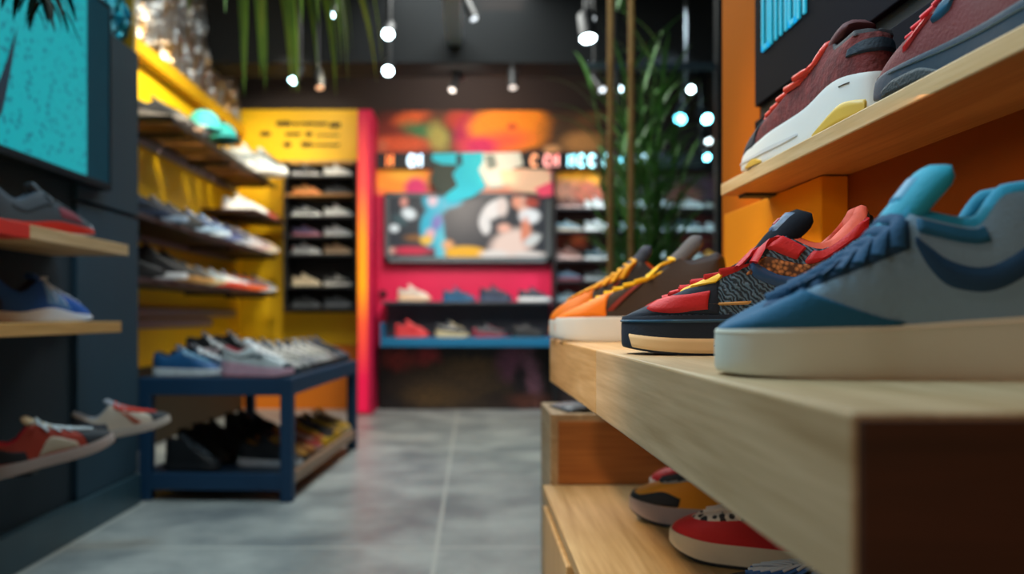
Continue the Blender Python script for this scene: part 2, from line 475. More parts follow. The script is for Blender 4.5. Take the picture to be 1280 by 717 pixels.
# background shoes: one set of part meshes per kind, shared by every copy
LASTS = {
    'runner': Last(),
    'court': Last(zs=((0, .13), (.5, .115), (1, .11)), heel=.34, dip=.28, eye=(.44, .38), vamp=(.72, .2), top=(.36, .46), spring=.02, flare=1.01),
    'chunky': Last(zs=((0, .22), (.3, .18), (.6, .14), (1, .12)), heel=.4, dip=.33, eye=(.42, .43), vamp=(.72, .24), top=(.34, .52), spring=.04, width=1.08),
    'high': Last(zs=((0, .14), (.5, .12), (1, .11)), heel=.52, dip=.50, dipx=.16, eye=(.36, .55), vamp=(.72, .2), top=(.30, .63), spring=.02),
    'wedge': Last(zs=((0, .2), (.4, .15), (.75, .11), (1, .09)), heel=.31, dip=.25, eye=(.42, .34), vamp=(.72, .19), top=(.36, .42), spring=.05, hspring=.02),
}
PROTO = {}
def proto(kind):
    if kind in PROTO: return PROTO[kind]
    s = LASTS[kind]; d = {}
    n, m = 32, 7
    def me(name, VF):
        o = mk(name, VF, M('808080'), smooth=True, angle=60); mesh = o.data; bpy.data.objects.remove(o); d[name] = mesh
    me('upper', upper_mesh(s, n, m))
    me('midsole', sole_mesh(s, n, [.14, .2, .5, .85, 1]))
    me('outsole', sole_mesh(s, n, [0, .04, .14]))
    me('lining', lining_mesh(s, n))
    me('tongue', tongue_mesh(s, n=10, res=2))
    me('laces', laces_mesh(s, 5, .02, .008, n=6))
    me('toe_cap', patch(s.S, [(.8+.4*k/8, .02) for k in range(9)], [(.8+.4*k/8, .5*math.sin(PI*k/8)**.5+.03) for k in range(9)], .006, 20, 4))
    me('heel_counter', patch(s.S, [(-.2+.4*k/8, .02) for k in range(9)], [(-.2+.4*k/8, .02+.7*max(.12, math.sin(PI*k/8))**.4) for k in range(9)], .006, 20, 4))
    st_lo = [(.62, .7), (.60, .45), (.55, .3), (.4, .4), (.18, .66)]; st_hi = [(.62, .74), (.595, .6), (.55, .5), (.42, .55), (.18, .74)]
    me('side_stripe', join(patch(s.S, st_lo, st_hi, .008, 18, 3), patch(s.S, mir(st_lo), mir(st_hi), .008, 18, 3)))
    PROTO[kind] = d
    return d
def bgshoe(kind, cols, loc, rotz, label, group, L=.28, tilt=0, roll=0, cat='shoe', bright=1.0):
    """cols: upper, midsole, outsole, laces, accent(stripe), lining, cap (None leaves the part out)"""
    d = proto(kind)
    root = thing('sneaker', label, cat, loc, 0, group)
    root.rotation_euler = (roll, -tilt, rotz); root.scale = (L, L, L)
    for part, key, default in (('upper', 'u', '202428'), ('midsole', 'm', 'e8e8e4'), ('outsole', 'o', None), ('lining', 'n', '15181c'), ('tongue', 't', None),
                      ('laces', 'l', None), ('toe_cap', 'c', None), ('heel_counter', 'h', None), ('side_stripe', 's', None)):
        col = cols.get(key, default)
        if part == 'outsole' and col is None: col = cols.get('m', 'e8e8e4')
        if part == 'tongue' and col is None: col = cols.get('u', '202428')
        if part == 'laces' and col is None: col = cols.get('m', 'e8e8e4')
        if col is None: continue
        o = bpy.data.objects.new(part, d[part]); C.objects.link(o); o.parent = root
        o.material_slots[0].link = 'OBJECT'; o.material_slots[0].material = M(col, .55, bump=.15, bscale=90, var=.12, vscale=9)
    return root

F_PX, VX, VY, EYE = 1040.0, 590.0, 395.0, .75
def at(px, py, Y):   # a pixel of the 1280x717 photograph at depth Y -> a point of the shop
    return Vector(((px-VX)/F_PX*Y, Y, EYE+(VY-py)/F_PX*Y))
BW = 6.78      # the back wall
# ------------------------------------------------------------------ the room
def concrete():
    m = bpy.data.materials.new('polished_concrete'); m.use_nodes = True
    nt = m.node_tree; b = nt.nodes['Principled BSDF']; L = nt.links.new
    tc = nt.nodes.new('ShaderNodeTexCoord')
    n = nt.nodes.new('ShaderNodeTexNoise'); n.inputs['Scale'].default_value = 2.6; n.inputs['Detail'].default_value = 7; n.inputs['Roughness'].default_value = .62
    L(tc.outputs['Object'], n.inputs['Vector'])
    r = nt.nodes.new('ShaderNodeValToRGB'); r.color_ramp.elements[0].position = .36; r.color_ramp.elements[0].color = lin('7a8284')
    r.color_ramp.elements[1].position = .66; r.color_ramp.elements[1].color = lin('b0b6b2')
    L(n.outputs['Fac'], r.inputs['Fac'])
    mp = nt.nodes.new('ShaderNodeMapping'); mp.inputs['Location'].default_value = (.115, -.3, 0)
    L(tc.outputs['Object'], mp.inputs['Vector'])
    bk = nt.nodes.new('ShaderNodeTexBrick'); bk.offset = 0; bk.inputs['Scale'].default_value = 1
    bk.inputs['Brick Width'].default_value = 1.2; bk.inputs['Row Height'].default_value = 1.2; bk.inputs['Mortar Size'].default_value = .008; bk.inputs['Mortar Smooth'].default_value = .3
    L(mp.outputs['Vector'], bk.inputs['Vector'])
    mx = nt.nodes.new('ShaderNodeMix'); mx.data_type = 'RGBA'
    L(bk.outputs['Fac'], mx.inputs['Factor']); L(r.outputs['Color'], mx.inputs['A']); mx.inputs['B'].default_value = lin('b9bdb6')
    L(mx.outputs['Result'], b.inputs['Base Color'])
    mr = nt.nodes.new('ShaderNodeMapRange'); mr.inputs['To Min'].default_value = .2; mr.inputs['To Max'].default_value = .5
    L(n.outputs['Fac'], mr.inputs['Value']); L(mr.outputs['Result'], b.inputs['Roughness'])
    return m
WX, PX_ = -1.357, .552
YWX = -1.87
navy = M('0f3344', .75, var=.06, vscale=3)
navy_dark = M('06202d', .8, var=.06, vscale=3)
blackm = M('0c0e11', .6)
charcoal = M('22252b', .5)
ceil_m = M('070f16', .95, var=.1, vscale=2)
yellow = M('f3c200', .55, var=.03, vscale=3)
orange = M('8e4204', .75, spec=.15, var=.03, vscale=3)
pink = M('d8114e', .5, var=.03, vscale=3)
oak = wood('oak', 'd8b98c', 'b08a58', 'Y')
oak_dull = wood('oak_dull', 'cdb08a', '9c7d55', 'Y')
oakx = wood('oak_x', 'd8b98c', 'b08a58', 'X')
cherry = wood('warm_wood', 'b5743a', '8a4f22', 'X')

floor = struct('floor', box(-2.2, 3.2, -1.2, BW+.2, -.1, 0), concrete(), 'grey polished concrete floor with pale tile joints', 'floor')
struct('ceiling', box(-2.4, 3.2, -1.2, BW+.2, 3.05, 3.15), ceil_m, 'dark navy shop ceiling', 'ceiling')
struct('trim_1', box(-2.0, 2.6, 5.75, 6.1, 2.50, 3.05), M('040b10', .9), 'near-black beam crossing under the ceiling', 'beam')
struct('wall_back', box(-2.1, 3.2, BW, BW+.12, 0, 3.05), M('3a3333', .8), 'back wall of the shop, brown grey above the mural', 'wall')
# dark left wall with two proud panels
struct('wall_left', box(WX-.16, WX, -1.2, 3.33, 0, 1.80), navy_dark, 'dark navy display wall beside the teal screen', 'wall')
struct('trim_2', box(WX, WX+.02, 2.82, 3.335, 1.15, 1.80, .003), navy, 'upper dark blue wall panel at the end of the display wall', 'wall panel')
struct('trim_3', box(WX, WX+.02, 2.82, 3.335, .125, 1.135, .003), navy, 'lower dark blue wall panel at the end of the display wall', 'wall panel')
struct('baseboard_left', box(WX, WX+.03, -1.2, 3.335, 0, .122, .004), M('2f4a55', .35, var=.1, vscale=6), 'teal grey baseboard under the dark wall', 'baseboard')
struct('trim_4', box(WX-.16, WX-.0, 3.33, 3.36, 1.8, 3.05), M('b8961c', .4), 'yellow edge strip above the end of the dark wall', 'trim')
struct('wall_left_upper', box(WX-.16, WX-.1, -1.2, 3.33, 1.80, 3.05), navy_dark, 'dark upper wall above the display wall', 'wall')
# yellow bay
struct('wall_yellow', box(YWX-.1, YWX, 3.2, BW, 0, 2.26), yellow, 'bright yellow side wall behind the slatted shelves', 'wall')
struct('trim_8', box(YWX, YWX+.012, 3.2, BW-.05, .0, .46), M('2c2208', .8), 'darker lower part of the yellow side wall behind the blue table', 'wall panel')  # thin dark sheet over the lower part of the yellow wall
struct('wall_yellow_upper', box(YWX-.1, YWX-.03, 3.2, BW, 2.26, 3.05), M('2a2620', .7), 'dark wall above the yellow side wall', 'wall')
struct('trim_5', box(YWX, YWX+.07, 3.2, BW, 2.17, 2.255, .004), M('c99a08', .5), 'soffit shadow built as a mustard ledge along the top of the yellow side wall', 'trim')  # the darker yellow paints the shadow under the soffit
struct('wall_yellow_back', box(YWX, -.90, BW-.04, BW, .52, 2.0), yellow, 'yellow back wall behind the far rack', 'wall')
struct('wall_back_shaded', box(YWX, -.86, BW-.05, BW, 0, .515), M('e07a10', .5), 'lower yellow back wall with warm shading painted in orange behind the blue table', 'wall')  # orange stands for warm shading low on the yellow wall
# pink bay
struct('wall_pink', box(-.80, .665, BW-.06, BW, .5, 1.96), pink, 'deep pink wall panel behind the television', 'wall')
# right wall
struct('wall_right', box(PX_, PX_+.12, -1.2, 1.82, .60, 3.05), orange, 'orange wall behind the oak shelves', 'wall')
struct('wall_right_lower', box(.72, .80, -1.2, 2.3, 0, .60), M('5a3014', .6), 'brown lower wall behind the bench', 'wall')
struct('trim_7', box(PX_-.004, PX_, 1.585, 1.822, .60, 3.05), M('d87000', .8, spec=.1), 'end of the orange wall, coloured brighter as lit, beside the dark sign panel', 'trim')  # thin added strip, its brighter orange puts light into the wall colour
struct('trim_6', box(.512, PX_, 1.22, 1.69, .60, .956, .002), M('f09408', .75, spec=.15), 'orange pilaster coloured brighter as lit from the aisle, below the upper oak shelf', 'pilaster')  # brighter orange holds the aisle light falling on this face
struct('wall_far_right', box(3.0, 3.12, 1.5, BW, 0, 3.05), M('20262b', .8), 'dark side wall beyond the glass screen', 'wall')

# foil hangings
def foil(name, X, y0, y1, z0, z1, mat, label, seed):
    ny, nz = 90, 60; V, F = [], []
    for i in range(ny+1):
        for j in range(nz+1):
            y = y0+(y1-y0)*i/ny; z = z0+(z1-z0)*j/nz
            d = mnoise.noise(Vector((y*9, z*4, seed)))*.05 + mnoise.noise(Vector((y*28, z*9, seed+5)))*.03 + random.uniform(-.006, .006)
            V.append(Vector((X+d+.03, y+random.uniform(-.004, .004), z + (.03*mnoise.noise(Vector((y*6, 0, seed))) if j == 0 else 0))))
    for i in range(ny):
        for j in range(nz): F.append((i*(nz+1)+j, i*(nz+1)+j+1, (i+1)*(nz+1)+j+1, (i+1)*(nz+1)+j))
    o = mk(name, (V, F), mat); tag(o, label, 'foil curtain'); return o
def foil_mat(name, c1, c2, emit=0):
    m = bpy.data.materials.new(name); m.use_nodes = True; nt = m.node_tree; b = nt.nodes['Principled BSDF']; L = nt.links.new
    tc = nt.nodes.new('ShaderNodeTexCoord'); mp = nt.nodes.new('ShaderNodeMapping'); mp.inputs['Scale'].default_value = (1, 16, 6); L(tc.outputs['Object'], mp.inputs['Vector'])
    n = nt.nodes.new('ShaderNodeTexNoise'); n.inputs['Scale'].default_value = 1.3; n.inputs['Detail'].default_value = 3; L(mp.outputs['Vector'], n.inputs['Vector'])
    r = nt.nodes.new('ShaderNodeValToRGB'); r.color_ramp.elements[0].position = .38; r.color_ramp.elements[0].color = lin(c1); r.color_ramp.elements[1].position = .6; r.color_ramp.elements[1].color = lin(c2)
    L(n.outputs['Fac'], r.inputs['Fac']); L(r.outputs['Color'], b.inputs['Base Color'])
    b.inputs['Metallic'].default_value = .85; b.inputs['Roughness'].default_value = .36
    return m
foil('foil_curtain', YWX+.0, 3.5, 6.58, 2.24, 3.02, foil_mat('gold_foil', '8a6c40', 'b4bcc2'), 'crinkled silver and gold foil curtain hanging above the yellow wall', 3.1)
foil('foil_curtain', WX-.06, 2.3, 3.32, 1.81, 3.0, foil_mat('teal_lit_foil', '18a0b8', '0a5f78'), 'crinkled foil curtain, teal light put into its colour, hanging above the dark wall', 9.4)  # teal light on the foil is put into its base colour

# ------------------------------------------------------------------ ceiling fittings
cam_track = thing('ceiling_track', 'long grey lighting track running along the ceiling above the aisle', 'lighting track', (-.12, 4.6, 2.62))
mk('rail', box(-.055, .055, -1.3, 1.68, 0, .07, .004), M('7c8a90', .4), cam_track)
for yy in (-1.0, 1.2): mk('hanger', box(-.012, .012, yy-.012, yy+.012, .07, .43), blackm, cam_track)
def spot(px, py, Y, label, bright=25.0, r=.045, tiltdir=(0, -.5, -1), col='d8f6ff', top=3.05):
    c = at(px, py, Y)
    t = thing('track_spotlight', label, 'spotlight', (c.x, c.y, c.z), 0, 'black ceiling spotlights')
    d = Vector(tiltdir).normalized()
    q = Vector((0, 0, -1)).rotation_difference(d).to_matrix().to_4x4()
    L_ = .17
    hs_ = mk('housing', lathe([(r*.75, L_), (r, L_*.92), (r*1.08, .02), (r*1.1, 0), (r*.95, 0), (r*.93, .012)], 18, q), M('0e1114', .4), t, smooth=True)
    mk('lens', lathe([(r*.9, .011), (r*.9, .006)], 18, q), M('f4ffff', .3, emit=bright, ecol=col), hs_)
    hp = q @ Vector((0, 0, L_*.85))
    mk('stem', sweep([hp, hp+Vector((0, 0, .04)), Vector((hp.x, hp.y, max(.1, top-c.z)))], .012, 8), M('0e1114', .4), t, smooth=True)
    mk('canopy', lathe([(.045, 0), (.045, .02)], 16, Matrix.Translation((hp.x, hp.y, top-c.z-.02))), M('0e1114', .4), t)
for px, py, Y, lab, br, tl, rr, col in (
    (485, 43, 5.2, 'round ceiling spotlight shining white, higher of the two in line above the pink column', 30, (0, -.9, -.7), .034, 'd8f6ff'),
    (485, 89, 5.6, 'round ceiling spotlight shining white, lower of the two in line above the pink column', 30, (0, -.9, -.7), .034, 'd8f6ff'),
    (735, 49, 4.6, 'large bright ceiling spotlight to the bench side of the lighting track, aimed straight down', 40, (.05, -.35, -1), .045, 'd8f6ff'),
    (366, 101, 5.2, 'small bright ceiling spotlight just below the tips of the hanging palm', 26, (-.2, -.8, -.8), .027, 'c0f4ff'),
    (413, 19, 5.0, 'small bright ceiling spotlight beside the hanging palm, close to the ceiling', 20, (-.1, -.8, -.8), .024, 'c8f4ff'),
    (565, 113, 5.9, 'dim black ceiling spotlight at the end of the lighting track', 2.2, (-.3, -.6, -1), .026, 'ffe8dc'),
    (575, 84, 6.0, 'small dim spotlight tucked behind the end of the lighting track', 1.6, (0, -.8, -.7), .024, 'ffe8dc'),
    (641, 110, 5.7, 'dim black ceiling spotlight over the bench-side half of the television', 1.2, (0, -.5, -1), .03, 'ffe8dc'),
    (400, 110, 5.6, 'dim black ceiling spotlight over the far rack with an amber glow', 1.2, (.2, -.5, -1), .03, 'ffb27a'),
    (753, 113, 5.2, 'dim ceiling spotlight hanging beside the nearer bamboo pole', 2.5, (.3, -.7, -.8), .026, 'f0f8ff'),
    (774, 112, 5.2, 'ceiling spotlight hanging between the two bamboo poles', 8, (.1, -.9, -.6), .026, 'f0f8ff'),
    (864, 112, 5.2, 'bright white ceiling spotlight above the glass screen', 26, (0, -1, -.5), .024, 'e8fcff'),
    (593, 24, 4.8, 'dim ceiling spotlight beside the start of the lighting track', 1.6, (.4, -.5, -1), .024, 'f0f8ff'),
    (740, 24, 5.0, 'faint ceiling spotlight just above the large bright one', 1.6, (0, -.8, -.7), .022, 'f0f8ff'),
    (850, 149, 5.9, 'cyan spotlight nearer the plant of the pair behind the glass screen', 22, (-.3, -.7, -.7), .042, '6fe6ff'),
    (884, 149, 5.9, 'cyan spotlight nearer the orange wall of the pair behind the glass screen', 34, (.1, -.9, -.6), .036, '90efff'),
    (884, 197, 6.1, 'lowest cyan spotlight behind the glass screen', 24, (.1, -.9, -.6), .026, '80eaff'),
    (886, 177, 6.2, 'white spotlight between the cyan ones behind the glass screen', 7, (0, -.9, -.6), .026, 'ffffff')):
    spot(px, py, Y, lab, br, rr, tl, col, top=(2.52 if 5.75 < Y < 6.1 else 3.05))

# ------------------------------------------------------------------ left display wall
TVX = WX+.06
tv = thing('wall_screen', 'large teal speckled wall screen with a dark tick shape, on the dark navy wall', 'screen', (TVX, 2.0, 1.2))
yb, yf = .62, 2.985
mk('screen_frame', rel(join(box(WX, TVX-.006, yb, yf, 1.198, 1.86, .004), box(TVX-.008, TVX+.004, yb, yf, 1.198, 1.222, .002), box(TVX-.008, TVX+.004, yf-.015, yf, 1.198, 1.86, .002), box(TVX-.008, TVX+.004, yb, yf, 1.845, 1.86, .002)), (TVX, 2.0, 1.2)), M('06141c', .6, spec=.15), tv)
def speck():
    m = bpy.data.materials.new('teal_screen'); m.use_nodes = True; nt = m.node_tree; b = nt.nodes['Principled BSDF']; L = nt.links.new
    tc = nt.nodes.new('ShaderNodeTexCoord')
    v = nt.nodes.new('ShaderNodeTexVoronoi'); v.inputs['Scale'].default_value = 46; L(tc.outputs['Object'], v.inputs['Vector'])
    n = nt.nodes.new('ShaderNodeTexNoise'); n.inputs['Scale'].default_value = 17; n.inputs['Detail'].default_value = 5; L(tc.outputs['Object'], n.inputs['Vector'])
    mr = nt.nodes.new('ShaderNodeMapRange'); mr.inputs['From Min'].default_value = .12; mr.inputs['From Max'].default_value = .46; L(v.outputs['Distance'], mr.inputs['Value'])
    ad = nt.nodes.new('ShaderNodeMath'); ad.operation = 'ADD'; L(mr.outputs['Result'], ad.inputs[0])
    m2 = nt.nodes.new('ShaderNodeMapRange'); m2.inputs['From Min'].default_value = .46; m2.inputs['From Max'].default_value = .66; L(n.outputs['Fac'], m2.inputs['Value']); L(m2.outputs['Result'], ad.inputs[1])
    ad.use_clamp = True
    mx = nt.nodes.new('ShaderNodeMix'); mx.data_type = 'RGBA'; L(ad.outputs[0], mx.inputs['Factor'])
    mx.inputs['A'].default_value = lin('07647a'); mx.inputs['B'].default_value = lin('0cc0cc')
    L(mx.outputs['Result'], b.inputs['Emission Color']); b.inputs['Emission Strength'].default_value = .62
    b.inputs['Base Color'].default_value = lin('01080a'); b.inputs['Roughness'].default_value = .5; b.inputs['Specular IOR Level'].default_value = .2
    return m
scr = mk('screen', rel(quad((TVX+.001, yb+.01, 1.22), (TVX+.001, 2.80, 1.22), (TVX+.001, 2.80, 1.846), (TVX+.001, yb+.01, 1.846)), (TVX, 2.0, 1.2)), speck(), tv)
mk('screen_border', rel(quad((TVX+.0012, 2.80, 1.22), (TVX+.0012, yf-.012, 1.22), (TVX+.0012, yf-.012, 1.846), (TVX+.0012, 2.80, 1.846)), (TVX, 2.0, 1.2)), M('031c26', .7, emit=.22, ecol='0a5468', var=.2, vscale=14, spec=.1), tv)
def onscreen(px, py):
    Y = (TVX+.004)/((px-VX)/F_PX); return Vector((TVX+.004, Y, EYE+(VY-py)/F_PX*Y))
sw = [onscreen(*p) for p in ((22, 34), (20, 48), (15, 80), (9, 112), (3, 140), (-8, 158), (-24, 166), (-24, 140), (-10, 118), (0, 98), (8, 76), (16, 50))]
mk('dark_tick', rel((sw, [tuple(range(len(sw)))]), (TVX, 2.0, 1.2)), M('06283c', .4), scr)
ln_ = [onscreen(*p) for p in ((-10, 55), (12, 63), (12, 64.5), (-10, 56.5))]
mk('dark_line', rel((ln_, [(0, 1, 2, 3)]), (TVX, 2.0, 1.2)), M('06586a', .4), scr)

SHX = -1.11
sh = thing('wall_shelf', 'oak wall shelf with a red end, under the teal screen', 'shelf', (WX, 2.0, .945))
mk('board', rel(box(WX, SHX, 2.09, 2.69, .945, .98, .002), (WX, 2.0, .945)), oak, sh)
mk('red_end', rel(box(WX, SHX, 1.2, 2.09, .944, .981, .002), (WX, 2.0, .945)), M('d8200c', .45), sh)  # near section of the board in red
sh = thing('wall_shelf', 'plain oak wall shelf carrying the blue running shoe, at eye level', 'shelf', (WX, 2.0, .695))
mk('board', rel(box(WX, SHX, 1.2, 2.635, .70, .733, .002), (WX, 2.0, .695)), wood('oak_mid', 'd8a868', 'b0803c', 'Y'), sh)
mk('back_lip', rel(box(WX, WX+.05, 1.2, 2.80, .733, .758, .002), (WX, 2.0, .695)), oak_dull, sh)

# ------------------------------------------------------------------ yellow bay shelves
BX = -1.53
steel = M('857a82', .45); plank = M('3a2c22', .55)
def bay_shelf(z, y0, rail_z, label, second=None, slats=False):
    t = thing('wall_shelf', label, 'shelf', (YWX, 5.2, z))
    o = (YWX, 5.2, z)
    if slats:
        mk('frame', rel(join(box(BX-.025, BX, y0, 6.5, z-.03, z, .003), box(YWX+.02, YWX+.05, y0, 6.5, z-.03, z, .003), box(YWX+.02, BX, y0, y0+.03, z-.03, z, .003)), o), M('14161a', .5), t)
        n = 11
        for k in range(n):
            ys = y0+.05+(6.45-y0)*k/n
            mk('slat', rel(box(YWX+.03, BX-.01, ys, ys+.15, z-.02, z-.004, .002), o), wood('slat_wood_%d' % k, '8a5a2c', '5c3a1a', 'X'), t)
    else:
        mk('board', rel(box(YWX+.005, BX, y0, 6.5, z-.03, z, .003), o), M('15171c', .5), t)
        mk('edge_strip', rel(box(BX-.004, BX+.006, y0, 6.5, z-.028, z-.004, .002), o), M('2a2226', .5), t)
    for rz in ((rail_z,) if second is None else (rail_z, second)):
        mk('rail', rel(box(YWX+.001, YWX+.03, y0-.6, (5.9 if rz == second else 6.5), rz-.055, rz, .005), o), steel, t)
    for yb_ in (y0+.3, 5.4, 6.3):
        mk('bracket', rel(box(YWX+.001, BX-.04, yb_, yb_+.02, z-.05, z-.028, .002), o), M('14161a', .5), t)
bay_shelf(1.775, 4.24, 1.765, 'top slatted shelf on the yellow wall, carrying the teal caps', slats=True)
bay_shelf(1.23, 3.5, 1.225, 'middle dark shelf on the yellow wall with navy and pale blue shoes')
bay_shelf(.934, 3.5, .80, 'lowest dark shelf on the yellow wall, above the blue table', second=.735)

def word(n): return ['first', 'second', 'third', 'fourth', 'fifth', 'sixth', 'seventh', 'eighth', 'ninth', 'tenth', 'eleventh', 'twelfth', 'thirteenth'][n]
def cname(c): return c
W_, K_, N_, G_ = 'e6e8e6', '14171b', '14243c', '7c8186'
g2 = 'shoes on the middle yellow-wall shelf'
row2 = [('dark navy low shoe with navy sole', 'runner', dict(u='0e1c30', m='1a3050', s='2a4a70')), ('dark navy shoe with a pale blue sole', 'court', dict(u='10203a', m='8aa4c4', l='2a3a50')),
        ('black low shoe', 'runner', dict(u='101216', m='2a3038')), ('blue shoe with a light blue sole', 'court', dict(u='28406e', m='9cbcdc', s='6a88b0')), ('pale blue shoe with a white sole', 'court', dict(u='6c8cb4', m='c4d8ec', l='e0e6f0')),
        ('purple and navy shoe', 'runner', dict(u='2a2050', m='6070a0', s='a03040')), ('navy shoe with a white toe', 'runner', dict(u='1c2a44', m='b0b8c8', c='d8dce0')),
        ('pale grey shoe', 'court', dict(u='a8a4a8', m='d0c8cc')), ('grey shoe with a pinkish sole', 'runner', dict(u='8c8488', m='c8a8a8')), ('beige shoe', 'court', dict(u='b8a890', m='d8ccb8'))]
for i, (lab, kind, c) in enumerate(row2):
    Y = 3.98+.255*i
    bgshoe(kind, c, (-1.735, Y-.05, 1.232), math.radians(33), '%s, %s along the middle yellow-wall shelf' % (lab, word(i)), g2, L=.30)
g3 = 'shoes on the lowest yellow-wall shelf'
row3 = [('black flat shoe', 'runner', dict(u='0c0e12', m='15181d')), ('black high-top with a thick white sole', 'high', dict(u='14171c', m='dfe3e6', l='2a2e34')), ('plain black high-top', 'high', dict(u='0e1013', m='b88a50', l='1c2026')),
        ('black shoe with a tan sole', 'court', dict(u='15181d', m='c89a5c')), ('pale grey shoe', 'wedge', dict(u='98a6ac', m='c8b890', l='d8e0e2')), ('white running shoe with a red sole', 'wedge', dict(u='d8dee0', m='d8442c', o='c83020', l='ffffff')),
        ('white and grey running shoe with a red sole', 'wedge', dict(u='c4ccd2', m='e04828', o='d03818')), ('slate grey shoe with an orange sole', 'wedge', dict(u='4c5868', m='f06428', o='e85018')),
        ('dark slate shoe with an orange sole', 'wedge', dict(u='343c48', m='f06a2c', o='e85c1c')), ('grey shoe with a pale sole', 'runner', dict(u='5c6068', m='c8ccd0'))]
for i, (lab, kind, c) in enumerate(row3):
    Y = 3.95+.255*i
    bgshoe(kind, c, (-1.745, Y-.05, .936), math.radians(24), '%s, %s along the lowest yellow-wall shelf' % (lab, word(i)), g3, L=.31 if i == 1 else .29)
g1 = 'shoes on the top slatted shelf'
row1 = [('black low shoe with a grey sole', 'runner', dict(u='15161a', m='8c8680'), 4.30), ('black shoe with a tan lining', 'runner', dict(u='1a1a1c', m='3a3432', n='8a6a50'), 4.43), ('black low shoe', 'court', dict(u='121318', m='202226'), 4.69), ('dark grey low shoe', 'runner', dict(u='2a2c30', m='9a7a60'), 4.56),
        ('grey sneaker with a pointed toe', 'wedge', dict(u='6c7274', m='a8b0b4'), 5.50)]
for i, (lab, kind, c, Y) in enumerate(row1):
    bgshoe(kind, c, (-1.76, Y, 1.777), math.radians(30), '%s, %s along the top slatted shelf' % (lab, word(i)), g1, L=.28)
# teal caps
def cap(loc, rotz, label, col, panel):
    t = thing('baseball_cap', label, 'cap', loc, rotz, 'teal caps on the top slatted shelf')
    prof = [(.088+.006*math.sin(a*3), 0) for a in (0,)] + [(.098*math.cos(a)**.8, .125*math.sin(a)) for a in np.linspace(0.05, PI/2-.02, 10)]
    V, F = lathe(prof, 28)
    V = [Vector((v.x*1.12, v.y, v.z)) for v in V]
    cr_ = mk('crown', (V, F), M(col, .7, bump=.3, bscale=80), t, smooth=True, angle=60)
    V, F = [], []
    for i in range(9):
        for j in range(21):
            a = -1.05+2.1*j/20; r = 1+.72*(i/8)*math.cos(a*1.15)
            V.append(Vector((.108*r*math.cos(a), .099*r*math.sin(a)/(1 if i == 0 else 1+.05*i/8), .012-.012*(i/8)**2+.012*(1-abs(a)/1.05)*i/8)))
    for i in range(8):
        for j in range(20): F.append((i*21+j, i*21+j+1, (i+1)*21+j+1, (i+1)*21+j))
    b = mk('brim', (V, F), M(panel, .7), t, smooth=True)
    s_ = b.modifiers.new('thick', 'SOLIDIFY'); s_.thickness = .004
    mk('top_button', lathe([(.009, 0), (.007, .005), (.002, .008)], 12, Matrix.Translation((0, 0, .124))), M(col, .7), t, smooth=True)
cap((-1.61, 5.0, 1.86), math.radians(-120), 'pale teal cap with a white brim on the top slatted shelf', '3fb4b4', 'e4ece8')
cap((-1.60, 5.33, 1.86), math.radians(-60), 'deep teal cap with a teal brim on the top slatted shelf', '1c9a9c', '148084')
for yy, ww in ((5.0, 'pale'), (5.33, 'deep')):
    t = thing('cap_stand', 'small black stand under the %s teal cap' % ww, 'stand', (-1.61 if yy < 5.1 else -1.60, yy, 1.775))
    mk('base', lathe([(.05, 0), (.05, .008)], 18), blackm, t); mk('pole', lathe([(.008, .008), (.008, .08)], 10), blackm, t)
    mk('top_plate', lathe([(.06, .08), (.06, .086)], 18), blackm, t)
# stacked pale high-tops by the sign
bgshoe('high', dict(u='c4d8e0', m='e8eeee', l='3a5468', s='4a6478', c='e4ecf0', n='203040'), (-1.68, 6.26, 1.777), math.radians(-30), 'pale blue and white high-top sneaker, last on the top slatted shelf by the yellow sign', g1, L=.37)
bgshoe('high', dict(u='d4dee2', m='eef0f0', l='44586a', s='5a7488', n='203040'), (-1.74, 5.93, 1.777), math.radians(10), 'white high-top with blue trim, next to last on the top slatted shelf', g1, L=.34)
bgshoe('wedge', dict(u='d0d8dc', m='e6eaea', l='8a949a', n='585e64'), (-1.76, 5.70, 1.777), math.radians(20), 'white low sneaker beside the high-tops on the top slatted shelf', g1, L=.27)
# small lower tier at the far end of the bay
t = thing('wall_shelf', 'short dark shelf between the top and middle yellow-wall shelves, at the far rack end', 'shelf', (YWX, 6.1, 1.49))
mk('board', rel(box(YWX+.005, BX+.04, 5.72, 6.66, 1.47, 1.49, .003), (YWX, 6.1, 1.49)), M('3a2226', .5), t)
mk('bracket', rel(box(YWX+.001, BX, 6.1, 6.12, 1.45, 1.472), (YWX, 6.1, 1.49)), blackm, t)
for i, (lab, c) in enumerate((('white sneaker with vertical stripes', dict(u='e0e4e4', m='f0f0f0', s='9aa4a8')), ('white sneaker with a grey stripe', dict(u='e8ecec', m='d8dcdc', s='b0b8bc')), ('red sneaker', dict(u='a02420', m='c8543c', l='d0a080')), ('brown red sneaker', dict(u='7a2c22', m='c07850', l='d0a080')))):
    bgshoe('runner', c, (-1.74, 5.78+.22*i, 1.492), math.radians(30), '%s, %s on the short yellow-wall shelf' % (lab, word(i)), 'shoes on the short yellow-wall shelf', L=.27)

